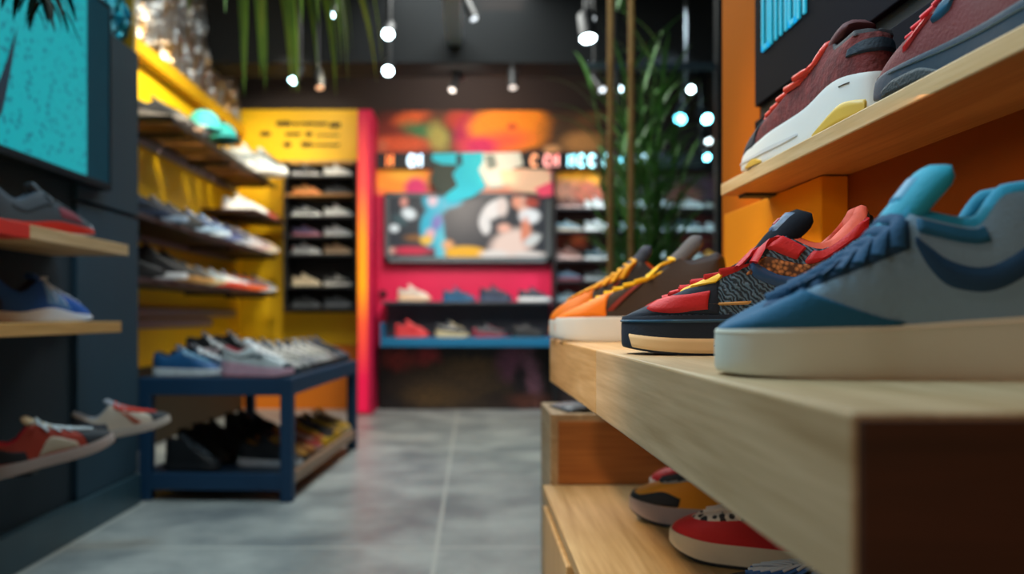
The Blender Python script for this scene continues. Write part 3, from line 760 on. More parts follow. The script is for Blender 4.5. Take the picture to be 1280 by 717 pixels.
# yellow sign with three lines of brush lettering
sg = thing('hanging_sign', 'yellow sign board with three lines of black brush lettering above the far rack', 'sign', (-1.36, 6.6, 1.98))
o_ = (-1.36, 6.6, 1.98)
mk('board', rel(box(-1.835, -.885, 6.60, 6.72, 1.985, 2.39, .004), o_), yellow, sg)
mk('wood_strip', rel(box(-1.83, -.89, 6.585, 6.72, 1.955, 1.985, .003), o_), wood('strip_wood', 'c89a50', 'a07838', 'X'), sg)
def scrawl(x0, x1, y, h, dens, th, seed):
    rnd = random.Random(seed); P = []; n = max(4, int((x1-x0)*dens))
    for k in range(n*4+1):
        u = k/(n*4); x = x0+(x1-x0)*u; ph = k*PI/2
        a = h*(.45+.5*rnd.random())
        p = at(x+h*.35*math.sin(ph), y-a*math.cos(ph)*.55, 6.596); P.append(p)
    return sweep([Vector(p)-Vector(o_) for p in P], .004, 6, wdir=(0, 0, 1), rw=th)
for (x0, x1, y, h, th, sd) in ((346, 364, 155, 7, .012, 1), (367, 372, 155.5, 4, .007, 2), (374, 409, 155.5, 5.5, .009, 3), (412, 425, 157, 7.5, .010, 4),
                               (326, 338, 168, 6, .012, 5), (357, 375, 168.5, 5.5, .011, 6), (383, 389, 168, 7, .007, 7), (396, 424, 169.5, 4, .006, 8),
                               (355, 363, 181, 6, .010, 9), (377, 389, 181, 7, .009, 10), (390, 424, 182, 4, .007, 11)):
    mk('lettering', scrawl(x0, x1, y, h, .28, th, sd), M('15120a', .6), sg)

# far rack
rk = thing('shoe_rack', 'tall black shoe rack under the yellow sign, beside the pink column', 'rack', (-1.16, 6.6, .75))
o_ = (-1.16, 6.6, .75)
mk('back_panel', rel(box(-1.46, -.90, 6.70, 6.735, .78, 1.955), o_), M('16181c', .6), rk)
for xx in (-1.46, -.915): mk('side_panel', rel(box(xx, xx+.015, 6.45, 6.70, .78, 1.955), o_), M('101215', .6), rk)
rows = [1.845, 1.70, 1.53, 1.375, 1.235, .985, .82]
shoe_c = [[('black shoe with a pale grey sole', dict(u='30343a', m='c8ccd0')), ('white slip-on shoe', dict(u='d8dcdc', m='e8eaea'))],
          [('tan shoe with an orange sole', dict(u='a87848', m='e08048')), ('black low shoe', dict(u='2c3038', m='484c54'))],
          [('white shoe with a dark top', dict(u='4a5258', m='e4eaec', c='e4eaec', s='e4eaec')), ('white shoe', dict(u='dfe4e4', m='eef0f0'))],
          [('purple grey shoe', dict(u='605878', m='a86878', s='7880b8')), ('pale shoe with a white sole', dict(u='c8ccd0', m='e4e8e8'))],
          [('white shoe with a red heel', dict(u='c8ccd0', m='d8dcdc', h='d0183c', s='40444c')), ('beige shoe', dict(u='b89878', m='d8c0a0'))],
          [('cream shoe', dict(u='c8b89c', m='d8ccb0')), ('black shoe with white stripes', dict(u='24272c', m='d8d8d0', s='e8e8e0'))],
          [('charcoal shoe', dict(u='34383c', m='60666c')), ('dark grey shoe', dict(u='4c5258', m='70767c'))]]
for i, z in enumerate(rows):
    mk('rack_shelf', rel(box(-1.445, -.915, 6.44, 6.70, z-.018, z), o_), (wood('rack_wood', 'b08048', '8a6030', 'X') if i == 1 else M('1d1f24', .5)), rk)
    for j in range(2):
        lab, c = shoe_c[i][j]
        bgshoe(('runner', 'court')[(i+j) % 2], c, (-1.425+.25*j, 6.585, z+.001), math.radians(-9+3*j), '%s, far rack %s shelf, %s the pink column' % (lab, ('top', 'second', 'third', 'fourth', 'fifth', 'sixth', 'lowest')[i], 'beside' if j else 'away from'), 'shoes on the far rack', L=.238)

# ------------------------------------------------------------------ pink column and television bay
cl = thing('display_column', 'pink square column with a glowing orange face between the far rack and the television', 'column', (-.84, 6.4, 0)); o_ = (-.84, 6.4, 0)
mk('column_body', rel(box(-.875, -.765, 6.36, BW, 0, 2.33, .003), o_), pink, cl)
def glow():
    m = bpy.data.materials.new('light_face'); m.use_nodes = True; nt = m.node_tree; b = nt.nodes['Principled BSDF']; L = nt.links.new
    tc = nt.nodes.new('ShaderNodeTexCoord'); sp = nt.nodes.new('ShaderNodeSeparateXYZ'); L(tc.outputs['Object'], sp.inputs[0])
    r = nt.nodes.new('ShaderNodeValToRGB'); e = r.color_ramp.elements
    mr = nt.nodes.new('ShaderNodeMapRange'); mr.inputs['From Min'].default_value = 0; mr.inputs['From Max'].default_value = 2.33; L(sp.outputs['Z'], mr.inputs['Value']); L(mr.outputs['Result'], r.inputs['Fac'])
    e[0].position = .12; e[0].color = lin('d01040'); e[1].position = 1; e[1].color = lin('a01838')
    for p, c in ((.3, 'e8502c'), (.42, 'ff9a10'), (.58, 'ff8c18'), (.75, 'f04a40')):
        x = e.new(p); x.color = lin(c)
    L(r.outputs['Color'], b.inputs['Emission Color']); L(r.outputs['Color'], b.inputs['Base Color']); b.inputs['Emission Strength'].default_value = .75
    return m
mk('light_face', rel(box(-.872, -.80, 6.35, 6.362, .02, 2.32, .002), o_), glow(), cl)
t = thing('wall_hook', 'small black hook on the pink wall beside the column', 'hook', (-.72, BW-.06, .93))
mk('plate', lathe([(.03, 0), (.03, .012)], 16, Matrix.Rotation(PI/2, 4, 'X')), blackm, t)
mk('peg', sweep([(0, -.01, 0), (0, -.05, .0), (0, -.065, .02)], .012, 8), blackm, t, smooth=True)

# murals
def wallquad(x0, y0, x1, y1, Y):
    a, b = at(x0, y1, Y), at(x1, y0, Y); return (a.x, b.x, a.z, b.z)
def panel(name, rect, Y, mat, label, cat, depth=.02, struct_=False, uvrect=None):
    xa, xb, za, zb = wallquad(*rect, Y)
    V, F = box(xa, xb, Y, Y+depth, za, zb)
    o = mk(name, (V, F), mat, uv=lambda c: ((c.x-xa)/(xb-xa), (c.z-za)/(zb-za)))
    o['label'] = label; o['category'] = cat
    if struct_: o['kind'] = 'structure'
    return o
r_ = (460, 138, 800, 192)
panel('wall_mural', r_, BW-.045, blob_mat('upper_mural', '33211e', [
    (520, 165, 60, 24, 0, '7a2c20', .4), (515, 148, 22, 9, 10, 'd8602c', .4), (560, 160, 30, 22, 0, '5a3a24', .4), (530, 165, 26, 10, -15, '3e7a4c', .5), (500, 180, 40, 10, 0, 'd85a30', .4), (548, 172, 12, 18, 20, 'a8a050', .5),
    (575, 150, 18, 12, 0, 'b83c28', .4), (590, 172, 22, 26, 0, 'b81850', .35), (640, 160, 54, 28, 0, 'ff9620', .15), (620, 178, 40, 12, 8, 'f0603c', .5), (600, 182, 20, 10, 0, 'd02060', .4), (640, 158, 6, 4, 0, 'd0502c', .5),
    (720, 165, 40, 30, 0, '4a3828', .4), (728, 178, 24, 13, 0, 'c08a50', .4), (735, 150, 18, 8, 20, '6a4c30', .5), (690, 186, 10, 5, 0, 'e0a870', .4), (470, 182, 14, 8, 0, 'c06848', .4), (775, 160, 20, 18, 0, '1c1a18', .3)], r_, emit=.16, dist=.03, dscale=7, grain=.4), 'orange, magenta and dark painted mural along the top of the back wall', 'mural')
r_ = (466, 211, 692, 244)
panel('wall_mural', r_, BW-.075, blob_mat('middle_mural', 'e04858', [
    (500, 222, 46, 22, 0, 'ff9a30', .3), (505, 218, 20, 8, 0, 'ffb83c', .4), (520, 236, 14, 14, 20, 'd83470', .3), (560, 228, 24, 24, 0, '38302c', .3), (620, 222, 50, 22, 0, 'e8b89c', .4), (665, 222, 24, 14, 0, 'f4dcc0', .4), (685, 236, 12, 10, 0, 'e84878', .3)], r_, emit=.25, dist=.03), 'orange and pink painted strip behind the top of the television', 'mural')
r_ = (476, 432, 700, 512)
panel('wall_mural', r_, BW-.08, blob_mat('lower_mural', '15110f', [
    (500, 450, 22, 12, 0, '7a2a24', .5), (535, 447, 14, 10, 20, '8a2428', .5), (570, 480, 62, 26, 0, '4a3620', .5), (590, 460, 30, 12, 0, '5a4228', .6), (540, 495, 30, 12, 0, '5c4424', .6), (640, 455, 18, 20, 0, '6a3c50', .5), (665, 470, 10, 30, 10, '7a5060', .5), (650, 475, 8, 20, 0, '1c1218', .4), (660, 500, 30, 9, 0, '5a3024', .5), (620, 500, 14, 10, 0, '2a1c14', .4)], r_, emit=.05, dist=.05, dscale=9, grain=.75), 'dark brown floral mural at the foot of the back wall under the blue shelf', 'mural')

# lit sign strip across the back wall
hs = thing('sign_strip', 'black strip with blurred glowing lettering across the back wall above the television', 'sign', (.4, BW-.12, 1.96)); o_ = (.4, BW-.12, 1.96)
xa, xb, za, zb = wallquad(464, 191, 912, 210, BW-.14)
mk('backing', rel(box(xa, xb, BW-.14, BW-.045, za, zb, .003), o_), M('10161c', .5), hs)
def glyph(px, w, col, e, seed):
    rnd = random.Random(seed); c = at(px, 200.5, BW-.143); parts = []
    ww = w*.0033
    if rnd.random() < .5:
        pts = [c+Vector((ww*math.cos(a), 0, .045*math.sin(a))) for a in np.linspace(.5, 5.6, 10)]
    else:
        pts = [c+Vector((-ww, 0, -.045)), c+Vector((-ww, 0, .04)), c+Vector((0, 0, -.01)), c+Vector((ww, 0, .045)), c+Vector((ww, 0, -.045))]
    mk('lettering', rel(sweep(pts, .010, 6), o_), M(col, .4, emit=e), hs)
for k, (px, w, col, e) in enumerate(((487, 6, 'ff9a50', 1.2), (514, 6, 'd8f0ff', 2.5), (523, 6, 'd8f0ff', 2.5), (668, 7, 'ffb080', 1.4), (684, 6, 'ffb0a8', 1.6), (694, 6, 'ffb0a8', 1.6), (714, 6, 'a8f4ff', 3), (727, 6, 'a8f4ff', 4), (740, 6, 'b8f6ff', 4), (758, 5, 'a8f4ff', 4), (775, 6, 'b8f6ff', 4), (788, 5, 'd0f8ff', 3), (805, 6, 'd8f4ff', 3))):
    glyph(px, w, col, e, k)
# added cut-outs stand in for a cyan and white reflection over the strip
r_ = (534, 186, 690, 252)
def cut(poly, Y, d=.012):
    P = [at(x, y, Y) for x, y in poly]; n = len(P)
    V = P+[p+Vector((0, d, 0)) for p in P]
    F = [tuple(range(n)), tuple(range(2*n-1, n-1, -1))]+[(i, (i+1) % n, n+(i+1) % n, n+i) for i in range(n)]
    return V, F
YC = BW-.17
gr = thing('wall_reflection', 'bright cyan, white and peach reflection built as cut-out shapes over the strip above the television', 'reflection', (.1, YC, 1.9)); o_ = (.1, YC, 1.9)
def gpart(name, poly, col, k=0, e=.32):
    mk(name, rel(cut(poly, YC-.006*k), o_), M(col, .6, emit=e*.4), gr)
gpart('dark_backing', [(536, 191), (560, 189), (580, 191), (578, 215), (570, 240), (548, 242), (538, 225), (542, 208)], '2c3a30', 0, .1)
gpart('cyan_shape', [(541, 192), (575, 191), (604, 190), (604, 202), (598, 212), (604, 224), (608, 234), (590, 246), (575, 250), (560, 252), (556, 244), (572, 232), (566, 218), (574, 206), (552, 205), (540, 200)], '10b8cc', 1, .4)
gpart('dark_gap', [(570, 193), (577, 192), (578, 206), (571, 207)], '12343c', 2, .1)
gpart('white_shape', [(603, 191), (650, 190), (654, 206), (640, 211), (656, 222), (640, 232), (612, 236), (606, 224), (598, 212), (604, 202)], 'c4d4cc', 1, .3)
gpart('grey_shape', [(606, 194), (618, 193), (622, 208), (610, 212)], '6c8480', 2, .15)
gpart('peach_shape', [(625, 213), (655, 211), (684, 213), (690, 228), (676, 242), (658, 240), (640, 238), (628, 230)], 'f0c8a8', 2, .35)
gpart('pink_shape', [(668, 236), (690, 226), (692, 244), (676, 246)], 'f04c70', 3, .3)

tv = thing('television', 'wide grey-framed television showing abstract coloured shapes on the pink wall', 'television', (0, BW-.1, 1.2)); o_ = (0, BW-.1, 1.2)
xa, xb, za, zb = wallquad(481, 241, 689, 328, BW-.14)
mk('case', rel(box(xa, xb, BW-.135, BW-.06, za, zb, .004), o_), M('2e3338', .5), tv)
fr = join(box(xa, xb, BW-.15, BW-.13, zb-.03, zb, .003), box(xa, xb, BW-.15, BW-.13, za, za+.045, .003), box(xa, xa+.035, BW-.15, BW-.13, za, zb, .003), box(xb-.04, xb, BW-.15, BW-.13, za, zb, .003))
mk('screen_frame', rel(fr, o_), M('5a646a', .45), tv)
r_ = (486, 245, 683, 322)
xa, xb, za, zb = wallquad(*r_, BW-.14)
V, F = quad((xa, BW-.138, za), (xb, BW-.138, za), (xb, BW-.138, zb), (xa, BW-.138, zb))
mk('screen', rel((V, F), o_), blob_mat('television_picture', '2b3036', [
    (505, 252, 5, 6, 0, 'd89080', .3), (511, 267, 9, 7, -20, 'e4ecec', .3), (493, 285, 6, 5, 0, 'dce4e4', .3), (500, 275, 10, 6, -30, '3c5458', .4), (490, 313, 5, 4, 0, 'c8b8a0', .4), (518, 297, 12, 4, 0, '8a5a28', .5), (515, 313, 24, 5, 0, 'd02848', .4),
    (545, 250, 16, 18, 20, '12b4cc', .2), (562, 254, 16, 6, 10, '12b4cc', .3), (541, 250, 6, 8, 0, 'e8c8d0', .3), (540, 285, 15, 24, 0, '14b2cc', .15), (551, 310, 7, 22, 0, '50c4d4', .2), (546, 278, 6, 10, -20, '7a70b8', .4), (538, 292, 6, 6, 0, 'e8b0b8', .4), (533, 300, 8, 6, 0, 'f4c040', .3), (560, 306, 7, 6, 0, 'f0a868', .4),
    (582, 316, 26, 9, 0, 'f6b400', .15), (617, 262, 17, 10, 40, 'efe8e0', .2), (606, 280, 7, 13, 10, 'e6e2dc', .2), (628, 258, 7, 12, 0, 'ecd8cc', .3), (640, 305, 28, 18, 20, 'f0d4c4', .25), (630, 285, 8, 6, 0, 'f4b8a0', .3), (618, 318, 18, 6, 0, 'e8e0d8', .3), (655, 262, 7, 24, 10, 'e8b8a0', .25), (662, 270, 13, 9, 0, 'ecf0f0', .25), (657, 290, 6, 18, 0, 'e08868', .3), (665, 300, 12, 6, 30, 'd4d8d4', .3), (664, 253, 9, 6, 0, 'b04838', .4), (646, 252, 6, 8, 0, 'f0a080', .3), (660, 318, 22, 4, 0, 'e0d8d0', .4)],
    r_, emit=1.0, rough=.3, dist=.006, dscale=5, screen=True), tv, uv=lambda c: ((c.x+o_[0]-xa)/(xb-xa), (c.z+o_[2]-za)/(zb-za)))

# shelves below the television
t = thing('wall_shelf', 'thin dark shelf on the pink wall just under the television', 'shelf', (-.05, BW-.06, .86)); o_ = (-.05, BW-.06, .86)
xa, xb = at(476, 0, 6.44).x, at(691, 0, 6.44).x
mk('board', rel(box(xa, xb, 6.44, BW-.06, .845, .865, .003), o_), M('3a4048', .5), t)
mk('back_panel', rel(box(xa+.02, xb, BW-.075, BW-.06, .60, .845), o_), M('5a565e', .6), t)
t = thing('wall_shelf', 'bright blue shelf with a raised blue end under the thin dark shelf', 'shelf', (-.05, BW-.06, .55)); o_ = (-.05, BW-.06, .55)
mk('board', rel(box(xa, xb, 6.40, BW-.06, .515, .585, .004), o_), M('0f6f9c', .5), t)
mk('end_panel', rel(box(xa, xa+.02, 6.41, BW-.06, .585, .70, .004), o_), M('0f6f9c', .5), t)
gT = 'shoes on the shelves under the television'
for i, (px, lab, kind, c) in enumerate(((517, 'white and cream running shoe', 'chunky', dict(u='d8d0c4', m='e8c8a0', o='2a7090', l='e8e4dc', s='b89880')), (573, 'teal blue shoe', 'runner', dict(u='144a70', m='1a608c', l='103050')),
                                (619, 'dark navy shoe with a grey blue sole', 'chunky', dict(u='16243c', m='3a4c68', s='2c4060')), (667, 'navy shoe with a white sole', 'court', dict(u='142438', m='e0e6e8', l='2c4058')))):
    p = at(px, 377, 6.56); bgshoe(kind, c, (p.x-.125, 6.56, .866), math.radians(-8), '%s on the thin dark shelf under the television' % lab, gT, L=.265)
for i, (px, lab, kind, c) in enumerate(((515, 'red chunky sneaker', 'chunky', dict(u='d03038', m='e04848', l='e86060', n='401014')), (566, 'charcoal sneaker with a cream sole', 'chunky', dict(u='2c3840', m='c8bc94', s='d8d4c8')),
                                (613, 'dark grey sneaker with a red heel', 'wedge', dict(u='3c444c', m='8a3848', h='c01838', o='b02038')), (661, 'black low sneaker', 'runner', dict(u='14181c', m='1e2428')))):
    p = at(px, 420, 6.52); bgshoe(kind, c, (p.x-.135, 6.52, .586), math.radians(-8), '%s on the bright blue shelf' % lab, gT, L=.27)

# ------------------------------------------------------------------ right rack on the back wall
rr = thing('shoe_rack', 'wide dark shoe rack on the back wall behind the tall plant', 'rack', (1.3, BW-.1, .8)); o_ = (1.3, BW-.1, .8)
XA, XB = .655, 2.75
r_ = (692, 212, 1010, 512)
za, zb = 0.0, 1.93
V, F = box(XA, XB, BW-.045, BW-.005, za, zb)
mk('back_panel', rel((V, F), o_), blob_mat('rack_back_glows', '2c1c1a', [(725, 225, 26, 14, 0, 'ffae20', .3), (705, 238, 16, 14, 20, 'e8a080', .4), (735, 240, 20, 14, -10, 'c86a50', .4), (700, 305, 26, 16, 0, '5a2a20', .5), (728, 306, 9, 9, 0, 'd0603c', .5), (770, 240, 16, 24, 0, '2c1814', .4), (800, 290, 20, 30, 0, '4a2420', .5), (850, 250, 20, 16, 0, '7a4c40', .5), (870, 300, 20, 24, 0, '7a3030', .5), (890, 240, 12, 20, 0, '503848', .5), (730, 370, 40, 14, 0, '4a1c20', .5)], r_, emit=.2, dist=.03, dscale=8, grain=.3), rr, uv=lambda c: ((c.x+o_[0]-XA)/(XB-XA), (c.z+o_[2]-za)/(zb-za)))  # orange glows and brownish shading are painted into the panel colour
rz = [1.60, 1.42, 1.195, 1.03, .865]
for z in rz: mk('rack_shelf', rel(box(XA, XB, BW-.27, BW-.045, z-.018, z, .002), o_), M('2a2026', .5), rr)
for x in (XA-.015, XB): mk('side_panel', rel(box(x, x+.015, BW-.28, BW-.03, 0, 1.9), o_), M('15171b', .6), rr)
for x in (1.122,): mk('divider', rel(box(x, x+.02, BW-.275, BW-.045, .3, 1.9), o_), M('15171b', .6), rr)
pal = [('white', dict(u='d4dcdc', m='eceeee')), ('pale blue grey', dict(u='7c98a4', m='c8b8a4')), ('white and grey', dict(u='b8c4c8', m='e8ecec', s='e8ecec')), ('brown', dict(u='6a3c30', m='c8a8a0')), ('dark teal with white sole', dict(u='1f4450', m='e4eaea')),
       ('slate blue', dict(u='3c5c74', m='702838')), ('dark with pale sole', dict(u='20262c', m='98a0a4')), ('grey blue', dict(u='54707c', m='8ca0a8')), ('silver', dict(u='a0a8ac', m='d8dcdc')), ('charcoal', dict(u='2c3238', m='c0c8ca')), ('amber', dict(u='d8901c', m='c8b090'))]
order = [[3, 0, 0, 8, 2, 9, 0], [1, 2, 8, 9, 4, 8, 2], [3, 4, 9, 0, 8, 10, 0], [5, 6, 2, 8, 9, 4, 8], [7, 6, 8, 9, 0, 5, 9]]
for i, z in enumerate(rz):
    for j, px in enumerate((711, 747, 790, 828, 862, 898, 935)):
        x = at(px, 0, BW-.17).x-.105
        if abs(x+.12-1.06) < .1: x += .0
        lab, c = pal[order[i][j]]
        bgshoe(('court', 'runner', 'chunky')[(i+j) % 3], c, (x, BW-.165, z+.001), math.radians(-6), '%s shoe, %s from the television on the plant-side rack, %s shelf' % (lab, word(j), ('top', 'second', 'middle', 'fourth', 'lowest')[i]), 'shoes on the rack behind the plant', L=.218)

# glass screen
gl = thing('glass_screen', 'tall black-framed glass screen standing behind the plant beside the orange wall', 'glass screen', (1.05, 4.4, 0)); o_ = (1.05, 4.4, 0)
fm = M('0d1418', .4)
xl, xr = .78, at(894, 0, 4.4).x
mk('post', rel(box(xr, xr+.055, 4.37, 4.43, 0, 3.04, .004), o_), fm, gl)
mk('post', rel(box(xl-.02, xl, 4.385, 4.415, 0, 2.07, .004), o_), fm, gl)
mk('top_bar', rel(box(.60, xr, 4.38, 4.42, 2.05, 2.085, .004), o_), M('20303a', .4), gl)
mk('bottom_bar', rel(box(xl, xr, 4.38, 4.42, .0, .06, .004), o_), fm, gl)
def glassm():
    m = bpy.data.materials.new('glass'); m.use_nodes = True; nt = m.node_tree; L = nt.links.new
    for n in list(nt.nodes): nt.nodes.remove(n)
    o = nt.nodes.new('ShaderNodeOutputMaterial'); mx = nt.nodes.new('ShaderNodeMixShader'); tr = nt.nodes.new('ShaderNodeBsdfTransparent'); g = nt.nodes.new('ShaderNodeBsdfGlossy'); fr = nt.nodes.new('ShaderNodeFresnel')
    tr.inputs['Color'].default_value = (.85, .95, .97, 1); g.inputs['Roughness'].default_value = .03; fr.inputs['IOR'].default_value = 1.45
    L(fr.outputs[0], mx.inputs[0]); L(tr.outputs[0], mx.inputs[1]); L(g.outputs[0], mx.inputs[2]); L(mx.outputs[0], o.inputs['Surface'])
    return m
mk('pane', rel(box(xl, xr, 4.397, 4.403, .06, 2.05), o_), glassm(), gl)

# plants ---------------------------------------------------------------
def blade(base, d, L, w, droop, n=8, fold=.25, up=Vector((0, 0, 1))):
    V, F = [], []; d = Vector(d).normalized(); side = d.cross(up)
    if side.length < 1e-3: side = Vector((1, 0, 0))
    side.normalize(); p = Vector(base)
    for i in range(n+1):
        u = i/n
        ww = w*math.sin(PI*min(1, .08+u*.92))**.7*(1-u*.35) if i < n else .0006
        nn = side.cross(d).normalized()
        V += [p-side*ww+nn*ww*fold, p.copy(), p+side*ww+nn*ww*fold]
        d = (d + Vector((0, 0, -droop/n))).normalized(); p = p+d*(L/n)
    for i in range(n):
        a = i*3; F += [(a, a+1, a+4, a+3), (a+1, a+2, a+5, a+4)]
    return V, F
leaf1 = M('4a7a34', .5, var=.3, vscale=6); leaf2 = M('6a8a2c', .45, var=.3, vscale=5); leafd = M('0c180c', .7, spec=.1)
PY = 4.0
pl = thing('potted_palm', 'tall slender green palm in a dark pot beside the glass screen', 'plant', (.83, PY, 0))
mk('pot', lathe([(.12, 0), (.15, .02), (.17, .3), (.175, .32), (.16, .32), (.155, .27), (.0, .27)], 28), M('1a1c20', .5), pl, smooth=True)
rnd = random.Random(4); st, lf = [], []
for k in range(30):
    bx, by = rnd.uniform(-.09, .09), rnd.uniform(-.09, .09); h = rnd.uniform(1.0, 1.72); lean = Vector((bx*.9+rnd.uniform(-.10, .12), by*.9+rnd.uniform(-.1, .1), 0))
    P = [Vector((bx, by, .27))+Vector((lean.x*u*u, lean.y*u*u, h*u)) for u in np.linspace(0, 1, 7)]
    st.append(sweep(P, .007, 6, taper=lambda u: 1-.6*u))
    for q in range(12):
        u = .3+.7*q/11; i = min(5, int(u*6)); f = u*6-i; c = P[i].lerp(P[i+1], f)
        a = rnd.uniform(0, 2*PI); e = rnd.uniform(.9, 2.6)
        lf.append(blade(c, (math.cos(a), math.sin(a), e), rnd.uniform(.22, .40), rnd.uniform(.008, .014), rnd.uniform(.3, 1.5)))
mk('stems', join(*st), M('3f6a2c', .5), pl, smooth=True)
mk('foliage', join(*lf), leaf1, pl, smooth=True)
for px, lab in ((763, 'bare bamboo pole standing beside the palm, nearer the television'), (789, 'bare bamboo pole standing just in front of the palm')):
    x = at(px, 0, 3.5).x; t = thing('bamboo_pole', lab, 'pole', (x, 3.5, 0)); top = 3.04 if px > 770 else 3.04
    prof = [(.014, 0)]
    for k in range(10):
        z = top*(k+1)/10; prof += [(.0135, z-.02), (.0165, z-.006), (.0165, z-.002), (.0135, z)] if k < 9 else [(.0135, z)]
    mk('pole', lathe(prof, 12), M('8a6434', .5, var=.2, vscale=6), t, smooth=True)
hp = thing('hanging_palm', 'hanging palm with long drooping green blades above the yellow bay', 'plant', (-.93, 3.2, 2.38))
mk('pot', lathe([(.08, -.1), (.12, -.08), (.15, .1), (.155, .12), (.14, .12), (.13, .06), (0, .06)], 24), M('22201c', .6), hp, smooth=True)
for k in range(3):
    a = 2*PI*k/3; mk('cord', sweep([(.14*math.cos(a), .14*math.sin(a), .12), (0, 0, .45), (0, 0, .66)], .003, 5), blackm, hp)
rnd = random.Random(11); lf = []; lf2 = []
for k in range(64):
    a = rnd.uniform(0, 2*PI); e = rnd.uniform(.15, .7)
    ll = rnd.uniform(.62, 1.0)*(.6 if math.cos(a) < -.2 else 1)
    (lf if k % 3 else lf2).append(blade((.08*math.cos(a), .08*math.sin(a), .06), (math.cos(a), math.sin(a), e), ll, rnd.uniform(.018, .03), rnd.uniform(3.0, 4.6), n=12))
mk('foliage', join(*lf), leaf2, hp, smooth=True); mk('young_foliage', join(*lf2), M('8a9a34', .45, var=.25, vscale=5), hp, smooth=True)
def sprig(name, label, loc, n, L, col, seed, cord=True):
    t = thing(name, label, 'plant', loc); r = random.Random(seed); lf = []
    for k in range(n):
        a = r.uniform(0, 2*PI); lf.append(blade((r.uniform(-.04, .04), r.uniform(-.05, .05), r.uniform(-.02, .05)), (math.cos(a)*.5, math.sin(a)*.5, -.6), L*r.uniform(.6, 1.1), L*.11, .9, n=6))
    mk('foliage', join(*lf), col, t, smooth=True)
    mk('cord', sweep([(0, 0, 0), (0, 0, 3.05-loc[2])], .004, 5), blackm, t)
p = at(50, -6, 2.0); sprig('hanging_plant', 'dark leafy sprig hanging in front of the teal screen', (p.x, 2.0, p.z), 26, .10, leafd, 3)
p = at(777, -8, 3.6); sprig('hanging_plant', 'single green blade hanging between the bamboo poles', (p.x, 3.6, p.z), 3, .14, leaf1, 5)
# ------------------------------------------------------------------ blue display table
TW, TD, TR = .634, 1.38, math.radians(-3)
Rm = Matrix.Rotation(TR, 3, 'Z')
tc_ = Vector((-.724, 3.348, 0)) + Rm @ Vector((-TW/2, TD/2, 0))
tb = thing('display_table', 'low dark blue two-tier display table on the concrete floor under the yellow wall', 'table', tc_, TR)
bl = M('06385a', .6, var=.06, vscale=5); bld = M('0c2a42', .5)
hw, hd = TW/2, TD/2
mk('table_top', box(-hw+.01, hw-.01, -hd+.01, hd-.01, .488, .502, .003), M('12354c', .45), tb)
mk('apron', box(-hw+.04, hw-.04, -hd, -hd+.03, .43, .5, .003), bl, tb)
mk('apron', box(-hw+.04, hw-.04, hd-.03, hd, .43, .5, .003), bl, tb)
mk('apron', box(-hw, -hw+.03, -hd+.04, hd-.04, .43, .5, .003), bl, tb)
mk('apron', box(hw-.03, hw, -hd+.04, hd-.04, .43, .5, .003), bl, tb)
for sx in (-1, 1):
    for sy in (-1, 1):
        x0 = sx*hw-(.05 if sx > 0 else 0); y0 = sy*hd-(.05 if sy > 0 else 0)
        mk('leg', box(x0, x0+.05, y0, y0+.05, 0, .5, .004), bl, tb)
mk('lower_shelf', box(-hw+.01, hw-.01, -hd+.01, hd-.01, .095, .11, .003), M('0a2234', .5), tb)
mk('lower_rail', box(-hw+.05, hw-.05, -hd+.002, -hd+.03, .045, .112, .003), bl, tb)
mk('lower_rail', box(hw-.03, hw-.002, -hd+.05, hd-.05, .065, .112, .003), wood('table_rail', 'a88870', '86684e', 'Y'), tb, )
mk('lower_rail', box(-hw+.002, -hw+.03, -hd+.05, hd-.05, .045, .112, .003), bl, tb)
def tl(x, y, z): 
    v = Rm @ Vector((x, y, 0)) + tc_; return (v.x, v.y, z)
gt = 'shoes on top of the blue table'
colA = [('blue shoe with a thick white sole', 'court', dict(u='1a5c94', m='d8e4ea', l='5a94b8', t='0e2c4c', h='144a78')), ('deep blue shoe with a white sole', 'court', dict(u='14405f', m='d0dce4', t='0c1e30')), ('black shoe with a pale side panel', 'high', dict(u='15191e', m='c8d0d4', s='d8c8d0')),
        ('black shoe', 'court', dict(u='101418', m='2c3238')), ('black shoe with grey laces', 'high', dict(u='12161b', m='202428', l='8c9094')), ('dark grey shoe', 'court', dict(u='2a2e33', m='5a6066')), ('black low shoe with black laces', 'runner', dict(u='0f1216', m='15191e', l='15181c')), ('navy low shoe', 'runner', dict(u='152032', m='2a3444'))]
for i, (lab, kind, c) in enumerate(colA):
    bgshoe(kind, c, tl(-hw+.03, -hd+.075+.165*i, .503), TR+math.radians(-2), '%s, %s in the wall-side row atop the blue table' % (lab, word(i)), gt, L=.285)
colB = [('white and black shoe with pink sole', 'chunky', dict(u='c8d4d8', m='d0a8bc', o='c87878', l='e8ecee', c='14303a', n='a02838', s='20343c')), ('white laced grey shoe', 'runner', dict(u='a8aaa8', m='34404a', l='e0ddd4', n='60343c')), ('grey suede shoe with cream laces', 'runner', dict(u='888c8c', m='4c5054', l='d8d4c8')),
        ('mid grey shoe with white laces', 'runner', dict(u='74787c', m='3c3438', l='e4e0d8')), ('grey shoe with a black tongue', 'runner', dict(u='8c8c8a', m='2c2c30', l='dcd8cc', t='101418')), ('pale grey shoe', 'runner', dict(u='9a9a96', m='30282c', l='d8d4c8')), ('brown grey shoe', 'runner', dict(u='6c6664', m='3c2a2a', l='c8c0b4')), ('charcoal shoe with an orange heel', 'runner', dict(u='3a4048', m='20242c', h='c0602c')), ('navy grey shoe', 'runner', dict(u='343c4c', m='1c2430'))]
for i, (lab, kind, c) in enumerate(colB):
    bgshoe(kind, c, tl(hw-.31, -hd+.07+.145*i, .503), TR+math.radians(-3), '%s, %s in the aisle-side row atop the blue table' % (lab, word(i)), gt, L=.30)
gb = 'shoes on the lower shelf of the blue table'
